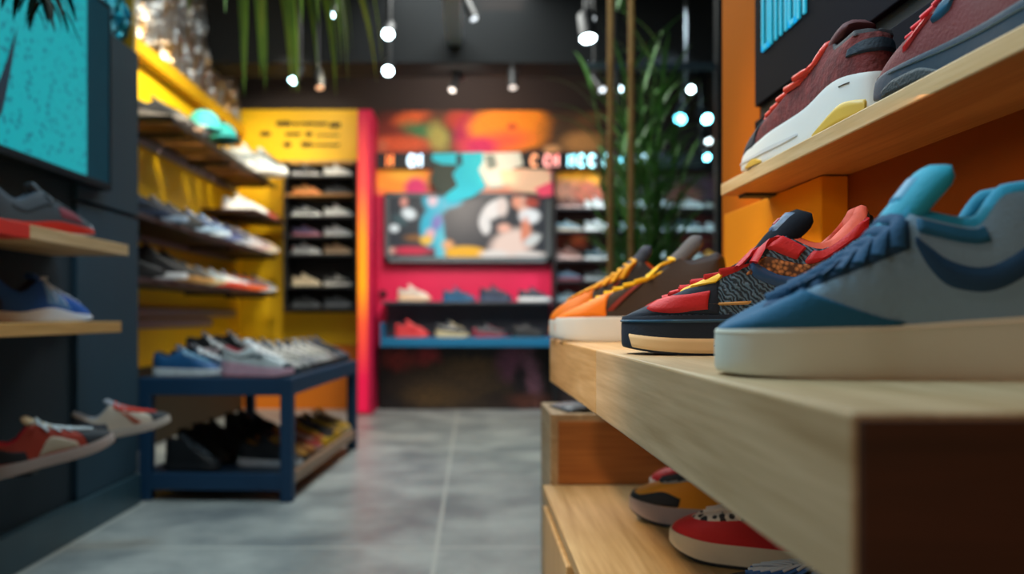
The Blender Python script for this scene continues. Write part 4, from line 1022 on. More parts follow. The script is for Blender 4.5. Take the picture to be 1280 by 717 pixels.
colC = [('black boot-like shoe', 'high', dict(u='101418', m='1a1e22', l='3a4046', c='181c20')), ('black high shoe', 'high', dict(u='0c0e11', m='14171a')), ('black lace shoe', 'high', dict(u='0e1114', m='15191c')), ('plain black shoe', 'court', dict(u='0c0f12', m='14181b')), ('matt black shoe', 'high', dict(u='0d0f11', m='131619')), ('black shoe with dark laces', 'court', dict(u='0b0d10', m='14171b'))]
for i, (lab, kind, c) in enumerate(colC):
    bgshoe(kind, c, tl(-hw+.036+(.035 if i == 0 else 0), -hd+.10+.2*i, .1135), TR+math.radians(-4), '%s, %s in the wall-side row under the blue table' % (lab, word(i)), gb, L=.265 if i else .24)
colD = [('dark navy shoe with a white sole', 'court', dict(u='10161e', m='b8bcc0', l='20262e')), ('mustard and black shoe', 'runner', dict(u='b07a18', m='3a3026', l='d0a030', t='14161a')), ('amber shoe', 'runner', dict(u='b06a1c', m='7a5030', l='6a3a1c')), ('red and amber shoe', 'wedge', dict(u='b8281c', m='c8a090', l='c8b0a0', c='a81c24')), ('orange shoe with a yellow toe', 'court', dict(u='c8601c', m='d8a820', c='d8a820')), ('black shoe with a yellow sole', 'court', dict(u='14171b', m='d8b028', l='3a3c40')), ('black and yellow shoe', 'court', dict(u='15181c', m='d0a428', c='c89a1c')), ('mustard shoe', 'court', dict(u='b8901c', m='c8a878', l='2a2c30')), ('yellow shoe', 'runner', dict(u='d8a81c', m='c8b890'))]
for i, (lab, kind, c) in enumerate(colD):
    bgshoe(kind, c, tl(hw-.315+(.02 if i == 0 else .012), -hd+.21+.135*i, .111), TR+math.radians(-3), '%s, %s in the aisle-side row under the blue table' % (lab, word(i)), gb, L=.285)

# ------------------------------------------------------------------ shoes on the dark display wall
fab = lambda c, **k: M(c, .7, bump=.35, bscale=260, var=.1, vscale=14, **k)
sm = lambda c: M(c, .45, bump=.1, bscale=120)
def heading(a, b): return math.atan2(b[1]-a[1], b[0]-a[0])
run = Last(zs=((0, .12), (.15, .105), (.4, .09), (.75, .09), (1, .115)), heel=.34, dip=.235, dipx=.2, eye=(.44, .36), vamp=(.76, .17), top=(.38, .42), spring=.04, width=.95, toe=.8, flare=1.02)
def wallshoe(label, heel, toe, cols, last=run, tilt=0, L=.33, bow=False, group='shoes on the dark display wall'):
    s = ShoeBuilder(last, 'sneaker', label, L, heel, heading(heel, toe), tilt=tilt, group=group, n=48, m=10)
    s.core(fab(cols['u']), sm(cols['m']), fab(cols['n']), fab(cols['t']), fab(cols['l']), outsole=sm(cols['o']) if 'o' in cols else None, rows=6, rw=.012, rt=.006, bow=bow)
    return s
# grey runner on the red-ended shelf
h, t_ = (-1.29, 2.19, .981), (-1.135, 2.47, .981)
s = wallshoe('charcoal running shoe with a red sole edge on the red-ended oak shelf', h, t_, dict(u='3a4046', m='c02818', n='2a3a48', t='4a545c', l='5a646c', o='b8bcc0'), L=.325,
             last=Last(zs=((0, .085), (.3, .08), (.6, .11), (.8, .085), (1, .07)), heel=.34, dip=.25, eye=(.46, .36), vamp=(.76, .17), top=(.40, .43), spring=.03, width=.9, toe=.68))
s.toe_cap(.42, sm('b8bec4'), q0=.86); s.both('mesh_panel', [(.74, .12), (.66, .12), (.58, .14)], [(.72, .62), (.66, .66), (.58, .5)], fab('7a2c38'))
s.both('side_overlay', [(.55, .45), (.4, .4), (.3, .5)], [(.55, .55), (.42, .55), (.3, .62)], fab('20262c')); s.heel_panel(.2, .05, .75, fab('2c3238')); s.eyestay(fab('30363c'))
# blue runner at eye level
h, t_ = (-1.275, 2.17, .734), (-1.13, 2.455, .734)
s = wallshoe('bright blue running shoe with white laces and sole on the eye-level oak shelf', h, t_, dict(u='1450a0', m='d8dce4', n='0c1c40', t='1a4a90', l='dfe6ee'), L=.32, bow=True,
             last=Last(zs=((0, .10), (.25, .085), (.55, .125), (.75, .08), (1, .055)), heel=.37, dip=.25, dipx=.22, eye=(.46, .37), vamp=(.80, .16), top=(.40, .42), spring=.03, width=.86, toe=.62))
s.both('mid_cage', [(.66, .06), (.58, .06), (.5, .08)], [(.58, .92), (.54, .92), (.5, .92)], sm('6a98c8'))
s.both('cage_stripe', [(.63, .2), (.625, .35), (.585, .6), (.56, .85)], [(.615, .2), (.605, .38), (.57, .6), (.545, .85)], sm('dfe6ee'), d=.01, N=14, K=3)
s.both('cage_stripe', [(.57, .2), (.565, .35), (.545, .6), (.53, .85)], [(.555, .2), (.545, .38), (.53, .6), (.515, .85)], sm('dfe6ee'), d=.01, N=14, K=3)
s.heel_panel(.22, .05, .6, fab('0e2c60')); s.heel_panel(.06, .72, .98, sm('c8ccd4'), name='heel_tab')
# two shoes held on pegs, toes raised
h1, t1 = (-1.28, 2.165, .315), (-1.0, 2.32, .40)
s = wallshoe('red, black and beige sneaker with white laces held toe-up on a wall peg', h1, t1, dict(u='a03018', m='a89890', n='c81828', t='c0a47c', l='b8c4c8'), L=.335, tilt=math.radians(13), bow=True)
s.toe_cap(.92, fab('22272d'), q0=.70, ramp=.15); s.heel_panel(.42, .04, .94, fab('14181c')); s.both('side_panel', [(.66, .05), (.56, .05), (.45, .05)], [(.66, .22), (.56, .5), (.47, .14)], sm('b8a890')); s.eyestay(fab('a83018'))
h2, t2 = (-1.235, 2.585, .348), (-.965, 2.66, .405)
s = wallshoe('cream sneaker with red laces and black heel held toe-up on a wall peg', h2, t2, dict(u='c8b8a4', m='b8aca0', n='9aa0a8', t='8c929a', l='d03820'), L=.29, tilt=math.radians(11))
s.toe_cap(.9, fab('2a2d33'), q0=.74, ramp=.15); s.heel_panel(.43, .04, .95, fab('444a54')); s.both('side_panel', [(.66, .05), (.60, .05)], [(.58, .62), (.535, .62)], fab('a04830')); s.eyestay(fab('c83420'), t=.66)
for (hh, tt, lab) in ((h1, t1, 'red one'), (h2, t2, 'cream one')):
    m_ = (hh[0]+(tt[0]-hh[0])*.32, hh[1]+(tt[1]-hh[1])*.32, hh[2]+(tt[2]-hh[2])*.32+.004)
    t = thing('wall_mount', 'dark wall mount under the %s of the two raised sneakers' % lab, 'peg', (WX, m_[1], m_[2]-.022))
    L0 = m_[0]-WX
    mk('arm', sweep([(0, 0, -.0), (L0*.6, 0, -.0), (L0, 0, .004)], .006, 8), M('0c1a24', .5), t, smooth=True)
    mk('plate', lathe([(.028, 0), (.028, .006)], 16, Matrix.Rotation(PI/2, 4, 'Y')), M('0c1a24', .5), t)
    mk('pad', box(L0-.03, L0+.03, -.02, .02, .004, .012, .002), M('0c1a24', .5), t)

# ------------------------------------------------------------------ oak bench, lower units
BZ = .703; BT = .611
al = math.atan2(.185-.166, 1.777-.405)
def bpt(x, y): return x - 0  # kept for clarity
bn = thing('oak_bench', 'thick pale oak display bench running along the orange wall', 'bench', (.185, .405, BT), al)
Ln = math.hypot(1.777-.405, .019)
dp = .40
sp_ = Ln*.56
def hexa(x0f, x1, y0, y1, z0, z1, bev):
    return box(x0f, x1, y0, y1, z0, z1, bev)
mk('bench_slab', hexa(0, dp, 0, sp_-.0006, 0, BZ-BT, .0025), wood('bench_oak', 'd2b48c', 'a08055', 'Y', .9, .45), bn)
mk('end_slab', hexa(0, dp, sp_+.0006, Ln, 0, BZ-BT, .0025), wood('bench_oak_end', 'd8b07c', 'a87c42', 'Y', 1.1, .45), bn)
mk('end_face', box(.003, dp-.003, -.004, .001, .003, BZ-BT-.003, .001), wood('bench_end_shaded', '5a3420', '38200f', 'X', .8, .6), bn)  # thin dark brown plate paints the unlit end of the bench
lu = thing('low_oak_unit', 'low oak plinth below the bench carrying the red and yellow shoes', 'display unit', (.16, 1.2, 0)); o_ = (.16, 1.2, 0)
mk('plinth', rel(box(.172, .70, .25, 1.875, 0, .345, .002), o_), oak_dull, lu)
mk('top_board', rel(box(.16, .71, .25, 1.88, .347, .369, .002), o_), wood('plinth_top', 'c9a878', '96733f', 'Y', .8), lu)
for y0 in (.3, .85, 1.40):
    mk('drawer', rel(box(.158, .173, y0, y0+.45, .03, .33, .003), o_), wood('drawer_%d' % int(y0*100), 'd0ac78', 'a88452', 'Z'), lu)
bx_ = thing('oak_box', 'tall oak box with a warm-lit brown front at the far end of the low plinth', 'display unit', (.18, 2.0, 0)); o_ = (.18, 2.0, 0)
mk('carcass', rel(box(.178, .71, 1.886, 2.145, 0, .528, .002), o_), oak_dull, bx_)
mk('front_panel', rel(box(.195, .705, 1.8805, 1.887, .371, .512, .001), o_), wood('box_front', 'c07a3c', '8a4c1e', 'X', .9), bx_)  # redder wood colour takes in the warm light on this front
t = thing('magazine', 'open grey magazine lying on the oak box', 'magazine', (.30, 2.0, .529), math.radians(12))
def pages(sg):
    V, F = [], []
    for i in range(7):
        for y in (-.07, .07):
            u = i/6; V.append(Vector((sg*.095*u, y, .010*math.sin(PI*u)**.6*(1-u*.3)+.002)))
    F = [(2*i, 2*i+1, 2*i+3, 2*i+2) for i in range(6)]
    return V, F
for sg, c in ((-1, '6a6e74'), (1, 'a8a8a4')):
    o = mk('page', pages(sg), M(c, .4, var=.4, vscale=20), t, smooth=True); md = o.modifiers.new('thick', 'SOLIDIFY'); md.thickness = .003
mk('cover', box(-.098, .098, -.072, .072, 0, .0025), M('20242a', .5), t)

us = thing('upper_oak_shelf', 'upper oak shelf on the orange wall above the bench', 'shelf', (.43, .8, .958)); o_ = (.43, .8, .958)
mk('board', rel(box(.43, PX_, -.2, 1.438, .958, .978, .0015), o_), wood('upper_oak', 'dcc094', 'b8945e', 'Y', 1.2), us)
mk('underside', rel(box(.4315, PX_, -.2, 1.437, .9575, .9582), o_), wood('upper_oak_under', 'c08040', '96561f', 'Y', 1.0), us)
mk('bracket_slot', rel(box(.46, .535, 1.40, 1.436, .953, .9585), o_), blackm, us)
sp = thing('wall_sign', 'dark purple grey sign panel with tall cyan lettering on the orange wall', 'sign', (.545, .9, 1.145)); o_ = (.545, .9, 1.145)
dk = M('0f0f19', .8, spec=.1, var=.08, vscale=4)
mk('upper_board', rel(box(.535, PX_, -.2, 1.575, 1.145, 1.70, .002), o_), dk, sp)
mk('lower_board', rel(box(.535, PX_, -.2, 1.575, .98, 1.118, .002), o_), dk, sp)
mk('gap_strip', rel(box(.545, PX_, -.2, 1.57, 1.118, 1.145), o_), blackm, sp)
# lettering: tall condensed strokes (cut by the top of the frame in the photograph)
def letter(ch, y, w, h, z, st=.010):
    """strokes of one capital; the word runs toward the camera, so the letter's own x axis is -Y"""
    def bar(x0, x1, z0, z1): return box(.5315, .5355, y-x1, y-x0, z+z0, z+z1, .0006, 1)
    P = {'U': [(0, st, 0, h), (w-st, w, 0, h), (0, w, 0, st)], 'N': [(0, st, 0, h), (w-st, w, 0, h), (0, w, h-st, h)], 'T': [(w/2-st/2, w/2+st/2, 0, h), (0, w, h-st, h)],
         'I': [(0, st, 0, h)], 'O': [(0, st, 0, h), (w-st, w, 0, h), (0, w, 0, st), (0, w, h-st, h)]}[ch]
    return join(*[bar(*p) for p in P])
y = 1.53
for ch, w in (('U', .036), ('N', .034), ('T', .028), ('I', .012), ('O', .034), ('N', .034)):
    mk('lettering', rel(letter(ch, y, w, .19, 1.235), o_), M('22b4d4', .4, emit=.55, ecol='1aa8cc'), sp)
    y -= w+.0045

# ------------------------------------------------------------------ the three sneakers on the bench
def place(toe, heel): return heading(heel, toe)
gbench = 'sneakers lined up on the oak bench'
# blue low-top, nearest
lastB = Last(zs=((0, .185), (.3, .165), (.6, .145), (1, .135)), heel=.53, dip=.415, dipx=.27, eye=(.49, .455), vamp=(.765, .198), top=(.385, .60), bow_=.026, spring=.012, width=1.12, toe=.38, flare=1.0, side=.74, tabh=.01, hk=.245)
toe, heel = Vector((.197, .672)), Vector((.470, .640))
L = (toe-heel).length
s = ShoeBuilder(lastB, 'sneaker', 'blue and grey low-top sneaker with a thick cream sole, nearest the camera on the bench', L, (heel.x, heel.y, BZ), heading(heel, toe), group=gbench, n=96, m=20)
bsuede = M('04587c', .75, bump=.3, bscale=300, var=.08, vscale=8); bdark = M('053c60', .75, bump=.25, bscale=300, var=.08, vscale=8); cyan = M('0c98b4', .7, bump=.2, bscale=250, var=.06, vscale=8)  # the tongue's brighter cyan puts cyan light from above into the colour
s.core(M('789ab2', .7, bump=.3, bscale=320, var=.05, vscale=10), M('d2d6c8', .55, bump=.08, bscale=90, var=.04, vscale=8), M('0c84a4', .8, bump=.3, bscale=200), cyan, M('064468', .8, bump=.5, bscale=400),
       rows=7, rw=.021, rt=.009, thick=.036, hs=[0, .03, .1, .3, .5, .7, .86, .92, .97, 1], roll=.03, ts=.64, r0=.34)
s.toe_cap(.97, bsuede, d=.007, q0=.51, ramp=.36, pw=1.5); s.eyestay(bdark, t=.56, q1=.95, d=.011)
s.swoosh(bdark, d=.010, dp=-.15, lo=[(p, t-.08) for p, t in SWOOSH_LO], hi=SWOOSH_HI)
s.heel_panel(.24, .03, .5, bdark); s.both('collar_panel', [(.345, .70), (.42, .72), (.49, .74)], [(.345, .97), (.42, .96), (.49, .95)], bsuede, d=.010)
s.heel_panel(.26, .5, .98, bsuede, d=.012, name='heel_tab')
s.add('sole_line', join(*[patch(s.s.R, [(p0+.12*k, .90) for k in range(6)], [(p0+.12*k, .945) for k in range(6)], .003, 24, 2) for p0 in (.02, .6, 1.2)]), M('f4ead8', .4))
# tongue label
def tongue_patch(last, u0, u1, w, off, n=8):
    pts = tongue_path(last); d = [0]
    for a, b in zip(pts, pts[1:]): d.append(d[-1]+(b-a).length)
    fx = spl(d, [p.x for p in pts]); fz = spl(d, [p.z for p in pts]); V, F = [], []
    for i in range(n+1):
        u = (u0+(u1-u0)*i/n)*d[-1]; c = Vector((fx(u), 0, fz(u))); t = Vector((fx(u+.002)-fx(u-.002), 0, fz(u+.002)-fz(u-.002))).normalized(); up = Vector((-t.z, 0, t.x))
        if up.z < 0: up = -up
        for j in range(n+1):
            y = -w+2*w*j/n; e = off if 0 < i < n and 0 < j < n else off-.012
            V.append(c+Vector((0, y, 0))+up*(e-.45*y*y/.1))
    for i in range(n):
        for j in range(n): F.append((i*(n+1)+j, i*(n+1)+j+1, (i+1)*(n+1)+j+1, (i+1)*(n+1)+j))
    return V, F
s.add('tongue_label', tongue_patch(lastB, .74, .90, .042, .039), M('0e86ac', .5))

# navy, red and yellow low-top, second
lastM = Last(zs=((0, .17), (.4, .165), (.7, .162), (1, .155)), heel=.57, dip=.42, dipx=.17, eye=(.36, .475), vamp=(.655, .215), top=(.27, .575), bow_=.022, spring=.03, width=1.1, toe=.34, flare=1.0, side=.74, hk=.07)
toe, heel = Vector((.188, 1.045)), Vector((.486, 1.000)); L = (toe-heel).length
s = ShoeBuilder(lastM, 'sneaker', 'navy low-top sneaker with red laces and red and yellow toe panels on the bench', L, (heel.x, heel.y, BZ), heading(heel, toe), group=gbench, n=96, m=20)
nv = M('0a1e32', .75, bump=.25, bscale=300, var=.08, vscale=8); rd = M('c01a22', .6, bump=.35, bscale=350, var=.1, vscale=16); yl = M('e8b808', .55, bump=.15, bscale=300)
def quarter():
    m = bpy.data.materials.new('textured_quarter'); m.use_nodes = True; nt = m.node_tree; b = nt.nodes['Principled BSDF']; Lk = nt.links.new
    tc = nt.nodes.new('ShaderNodeTexCoord'); w = nt.nodes.new('ShaderNodeTexWave'); w.inputs['Scale'].default_value = 60; w.inputs['Distortion'].default_value = 9; w.inputs['Detail'].default_value = 3; w.inputs['Detail Scale'].default_value = 1.6
    mp = nt.nodes.new('ShaderNodeMapping'); mp.inputs['Rotation'].default_value = (0, -.7, 0); Lk(tc.outputs['Object'], mp.inputs['Vector']); Lk(mp.outputs['Vector'], w.inputs['Vector'])
    r = nt.nodes.new('ShaderNodeValToRGB'); e = r.color_ramp.elements; e[0].position = .2; e[0].color = lin('1a3246'); e[1].position = .8; e[1].color = lin('5c809e')
    Lk(w.outputs['Fac'], r.inputs['Fac']); Lk(r.outputs['Color'], b.inputs['Base Color']); b.inputs['Roughness'].default_value = .55
    bp = nt.nodes.new('ShaderNodeBump'); bp.inputs['Strength'].default_value = .8; bp.inputs['Distance'].default_value = .002; Lk(w.outputs['Fac'], bp.inputs['Height']); Lk(bp.outputs['Normal'], b.inputs['Normal'])
    return m
def woven():
    m = bpy.data.materials.new('woven_panel'); m.use_nodes = True; nt = m.node_tree; b = nt.nodes['Principled BSDF']; Lk = nt.links.new
    tc = nt.nodes.new('ShaderNodeTexCoord'); v = nt.nodes.new('ShaderNodeTexVoronoi'); v.inputs['Scale'].default_value = 170; Lk(tc.outputs['Object'], v.inputs['Vector'])
    r = nt.nodes.new('ShaderNodeValToRGB'); e = r.color_ramp.elements; e[0].position = .1; e[0].color = lin('d08a50'); e[1].position = .6; e[1].color = lin('4a2c1c')
    Lk(v.outputs['Distance'], r.inputs['Fac']); Lk(r.outputs['Color'], b.inputs['Base Color']); b.inputs['Roughness'].default_value = .6
    return m
s.core(quarter(), nv, M('e8705c', .75, bump=.3, bscale=200), M('04101e', .8, bump=.2, bscale=200, spec=.2), rd, rows=7, rw=.021, rt=.009, thick=.05, hs=[0, .03, .1, .3, .5, .7, .86, .92, .97, 1], roll=.026, ts=.60, r0=.26)
s.toe_cap(.95, nv, d=.006, q0=.58, ramp=.18)
s.both('vamp_panel', [(.625, .42), (.69, .44), (.77, .50), (.83, .60)], [(.625, .62), (.69, .74), (.77, .80), (.84, .80)], yl, d=.012, N=30)
s.both('toe_panel', [(.61, .06), (.69, .05), (.77, .07), (.835, .20)], [(.625, .36), (.69, .38), (.77, .44), (.84, .50)], rd, d=.012, N=30)
s.eyestay(nv, t=.66, q1=.93, d=.010)
s.both('upper_eyestay', [(.42, .70), (.5, .72), (.58, .80)], [(.42, .975), (.5, .985), (.58, .985)], rd, d=.015)
s.both('collar_panel', [(.16, .70), (.28, .66), (.40, .66)], [(.16, .95), (.28, .95), (.40, .96)], rd, d=.012)
s.both('side_panel', [(.545, .42), (.46, .40), (.33, .46)], [(.525, .64), (.45, .66), (.33, .70)], woven(), d=.006)
s.swoosh(M('1c4a7c', .45), d=.011, dp=-.09)
s.both('side_rib', [(.68, .18), (.60, .12), (.5, .1)], [(.675, .22), (.60, .17), (.5, .15)], sm('c89858'), d=.006, N=16, K=2)
s.heel_panel(.28, .03, .66, nv); s.heel_panel(.045, .55, .985, M('14161a', .5), d=.012, name='heel_tab')
s.both('sole_wedge', [(.875, .03), (.80, .03), (.6, .03), (.4, .03)], [(.905, .5), (.80, .47), (.6, .45), (.4, .44)], M('e6c898', .5), d=.004, f=s.s.R, N=30)
s.both('sole_ridge', [(.15, .80), (.5, .80), (.85, .80), (.995, .80)], [(.15, .90), (.5, .90), (.85, .90), (.995, .90)], M('24506e', .4), d=.006, f=s.s.R, N=40, K=3)
s.add('tongue_emblem', tongue_patch(lastM, .74, .93, .05, .053), M('3a5270', .5, bump=.6, bscale=120, var=.7, vscale=90))
s.add('emblem_patch', tongue_patch(lastM, .79, .86, .020, .057), M('c86a70', .5, var=.4, vscale=60))
s.both('sole_marking', [(.60, .2), (.585, .2)], [(.60, .3), (.585, .3)], M('3a2c1c', .5), d=.0065, f=s.s.R, N=4, K=2)

# orange-toed shoe and its partner, farthest
lastO = Last(zs=((0, .155), (.4, .15), (.7, .145), (1, .14)), heel=.48, dip=.44, dipx=.15, eye=(.27, .48), vamp=(.66, .21), top=(.16, .61), bow_=.022, spring=.02, width=1.05, toe=.3, flare=1.0, side=.70, hk=.07)
lastO2 = Last(zs=((0, .155), (.4, .15), (.7, .145), (1, .14)), heel=.5, dip=.46, dipx=.17, eye=(.36, .56), vamp=(.76, .28), top=(.30, .66), spring=.02, width=1.05, toe=.7, flare=1.0, side=.72, hk=.07)
def orange_shoe(label, toe, heel, cols, lastO=lastO):
    L = (toe-heel).length
    s = ShoeBuilder(lastO, 'sneaker', label, L, (heel.x, heel.y, BZ), heading(heel, toe), group=gbench, n=72, m=14)
    s.core(fab(cols['u']), M(cols['m'], .45, bump=.08, bscale=90), fab(cols['n']), fab(cols['t']), fab(cols['l']), rows=8, rw=.016, rt=.010, thick=.045, bow=False, hs=[0, .03, .1, .3, .5, .7, .86, .92, .97, 1], roll=.03, lift=.03, ts=.62, r0=.18)
    s.toe_cap(.66, M(cols['c'], .5, bump=.2, bscale=250), d=.007, q0=.62, ramp=.12); s.eyestay(fab(cols['e']), t=.60, q1=.95, d=.008)
    s.heel_panel(.28, .03, .6, fab(cols['h'])); s.both('side_stripe', [(.63, .1), (.6, .1)], [(.56, .6), (.53, .6)], fab('7a2420'), d=.008)
    s.add('toe_marking', patch(s.s.R, [(.99, .12), (1.03, .12)], [(.99, .8), (1.03, .8)], .004, 6, 4), M('e07818', .5))
    return s
orange_shoe('dark brown sneaker with orange toe, yellow laces and white sole on the bench', Vector((.160, 1.585)), Vector((.465, 1.50)), dict(u='2e2422', m='cfd8e0', n='3a3a44', t='4a4c56', l='e8c010', c='e87c0c', e='34363e', h='241c1c'))
orange_shoe('orange and slate sneaker, farthest on the bench, behind the dark brown one', Vector((.158, 1.70)), Vector((.44, 1.655)), dict(u='3a3c44', m='c8d2da', n='d85a1c', t='2c3a54', l='f0b010', c='e8801c', e='e88a14', h='c85a20'), lastO2)

# ------------------------------------------------------------------ shoes on the upper oak shelf
gup = 'sneakers on the upper oak shelf'
lastW = Last(zs=((0, .135), (.12, .145), (.35, .115), (.55, .105), (.75, .08), (1, .06)), heel=.255, dip=.25, dipx=.12, eye=(.22, .285), vamp=(.60, .165), top=(.13, .315), spring=.03, hspring=.01, width=.72, toe=1.15, flare=1.03, hk=.06)
toe, heel = Vector((.478, 1.385)), Vector((.478, .965)); L = (toe-heel).length
shag = M('6a2a28', .9, bump=1.0, bscale=160, var=.45, vscale=60)
s = ShoeBuilder(lastW, 'sneaker', 'burgundy shaggy sneaker with a thick white sculpted sole, farthest on the upper oak shelf', L, (heel.x, heel.y, .978), heading(heel, toe), group=gup, n=80, m=16)
s.core(shag, M('e2e4e0', .4, bump=.08, bscale=60), fab('2a2226'), fab('5a2a2c'), M('e8402c', .4), rows=7, rw=.012, rt=.012, thick=.026, hs=[0, .04, .12, .3, .5, .7, .86, .95, 1], lift=.015)
s.toe_cap(.85, fab('1c2430'), q0=.66, ramp=.2); s.heel_panel(.2, .42, .8, fab('1a2a38'))
s.both('crash_pad', [(.08, .02), (.2, .02), (.36, .02)], [(.08, .42), (.2, .50), (.36, .10)], M('d8b048', .45), d=.006, f=s.s.R, N=24)
s.both('crash_pad', [(.60, .02), (.66, .02), (.71, .02)], [(.60, .12), (.655, .38), (.71, .12)], M('d8b048', .45), d=.006, f=s.s.R, N=20)
s.both('sole_swell', [(.42, .34), (.55, .3), (.7, .36), (.86, .5)], [(.42, .42), (.55, .5), (.7, .54), (.86, .56)], M('ccd0d2', .4), d=.004, f=s.s.R, N=24)
s.both('sole_marking', [(.22, .80), (.16, .82)], [(.22, .85), (.16, .87)], M('2c3034', .5), d=.004, f=s.s.R, N=10, K=2, sides=(1,))
lastR = Last(zs=((0, .12), (.3, .10), (.55, .10), (.8, .10), (1, .09)), heel=.28, dip=.25, eye=(.36, .325), vamp=(.70, .185), top=(.27, .385), spring=.05, width=.9, toe=.7, flare=1.03)
def upshoe(label, toe, heel, cols):
    L = (toe-heel).length
    s = ShoeBuilder(lastR, 'sneaker', label, L, (heel.x, heel.y, .978), heading(heel, toe), group=gup, n=72, m=14)
    s.core(M(cols['u'], .7, bump=.4, bscale=240, var=.12, vscale=14), M(cols['m'], .5, bump=.15, bscale=120), fab(cols['n']), fab(cols['t']), M(cols['l'], .4), rows=7, rw=.013, rt=.011, thick=.036, lift=.03)
    s.eyestay(fab(cols['e']), t=.64); s.toe_cap(.42, fab(cols['c']), q0=.82); s.heel_panel(.24, .04, .6, fab(cols['h']))
    s.both('side_badge', [(.56, .36), (.53, .34), (.50, .38)], [(.56, .60), (.53, .72), (.50, .66)], M('2c5a78', .25), d=.012)
    s.both('lace_loop', [(.655, .2), (.635, .2)], [(.60, .58), (.585, .58)], M('d8242c', .35), d=.012, N=6, K=6)
    s.both('sole_pad', [(.72, .05), (.66, .05), (.58, .05), (.5, .05)], [(.72, .3), (.66, .6), (.58, .62), (.5, .2)], M('2a3236', .6, bump=.6, bscale=300), d=.005, f=s.s.R)
    s.both('sole_piping', [(.12, .72), (.4, .74), (.7, .84)], [(.12, .755), (.4, .775), (.7, .875)], M('8ca8b8', .4), d=.005, f=s.s.R, N=30, K=2)
    return s
upshoe('burgundy suede sneaker with a slate blue sole on the upper oak shelf', Vector((.478, .94)), Vector((.482, .64)), dict(u='6a2626', m='243648', n='20262e', t='1c2c40', l='e82830', e='7a2420', c='5a2024', h='3a1c20'))
upshoe('dark navy sneaker with red laces, nearest the camera on the upper oak shelf', Vector((.476, .625)), Vector((.480, .33)), dict(u='14202e', m='1c2f40', n='20262e', t='101c2c', l='d82028', e='6a201e', c='1a2836', h='102030'))

# ------------------------------------------------------------------ shoes on the low plinth
glow_ = 'shoes on the low oak plinth'
lastL = Last(zs=((0, .16), (.4, .13), (.7, .125), (1, .155)), heel=.36, dip=.3, eye=(.34, .42), vamp=(.60, .275), top=(.26, .49), spring=.085, width=.95, toe=.8, flare=1.02)
def lowshoe(label, toe, ang, cols, L=.28, rows=5, cap=None, bow=False):
    a = math.radians(ang); heel = Vector((toe[0], toe[1]))+Vector((math.cos(a), -math.sin(a)))*L
    s = ShoeBuilder(lastL, 'sneaker', label, L, (heel.x, heel.y, .369), heading(heel, Vector(toe)), group=glow_, n=64, m=14)
    s.core(M(cols['u'], .6, bump=.25, bscale=300, var=.08, vscale=10), M(cols['m'], .5, bump=.1, bscale=90, var=.06, vscale=20), fab(cols['n']), M(cols['t'], .6, var=.0), M(cols['l'], .6, bump=.4, bscale=300), outsole=sm(cols['o']), rows=rows, rw=.015, rt=.009, bow=bow)
    return s
def spotted():
    m = bpy.data.materials.new('spotted_white'); m.use_nodes = True; nt = m.node_tree; b = nt.nodes['Principled BSDF']; Lk = nt.links.new
    tc = nt.nodes.new('ShaderNodeTexCoord'); v = nt.nodes.new('ShaderNodeTexVoronoi'); v.inputs['Scale'].default_value = 75; Lk(tc.outputs['Object'], v.inputs['Vector'])
    r = nt.nodes.new('ShaderNodeValToRGB'); r.color_ramp.interpolation = 'CONSTANT'; e = r.color_ramp.elements; e[0].color = lin('1c1a1c'); e[1].position = .36; e[1].color = lin('d8d0c8')
    Lk(v.outputs['Distance'], r.inputs['Fac']); Lk(r.outputs['Color'], b.inputs['Base Color']); b.inputs['Roughness'].default_value = .6
    return m
spt = spotted()
s = lowshoe('red sneaker with large spotted white lace panel and cream sole on the low plinth', (.322, 1.345), 33, dict(u='c8141c', m='d8ccb4', n='3a2020', t='d8d0c8', l='e0d8d0', o='20242a'))
s.eyestay(spt, t=.42, q1=.98, d=.008)
s = lowshoe('amber and navy sneaker with a lilac grey sole on the low plinth', (.300, 1.575), 27, dict(u='e09414', m='a89a9c', n='20242c', t='8a9098', l='3a4450', o='142434'), L=.29)
s.both('foxing', [(.995, .03), (.85, .03), (.72, .03), (.6, .03)], [(.995, .25), (.85, .2), (.72, .36), (.6, .2)], fab('1a2430'), d=.008, N=30); s.heel_panel(.45, .03, .9, fab('2a3038')); s.eyestay(fab('9aa0a4'), t=.6, q0=.62)
s.both('side_stripe', [(.52, .3), (.44, .3)], [(.5, .8), (.42, .8)], fab('c01c24'))
s = lowshoe('red sneaker with a white sole, farthest on the low plinth beside the oak box', (.375, 1.755), 20, dict(u='c01820', m='e0d4cc', n='3a2020', t='c8c0b8', l='d8d0c8', o='c8bcb0'), L=.27)
s.eyestay(spt, t=.5, q1=.9, d=.008); s.both('vamp_panel', [(.75, .5), (.85, .55), (.93, .7)], [(.75, .85), (.85, .88), (.93, .88)], fab('d8b0a0'), d=.008)
s = lowshoe('black sneaker with blue and white twisted laces on the low plinth', (.30, 1.054), 40, dict(u='2a2c34', m='d8d4cc', n='20242c', t='8a8c94', l='3a68a8', o='20242a'), L=.26, rows=7, bow=True)
s.add('twisted_lace', xf(laces_mesh(lastL, 7, .008, .008), Matrix.Translation((.012, 0, .014))), M('c8ccd4', .6))

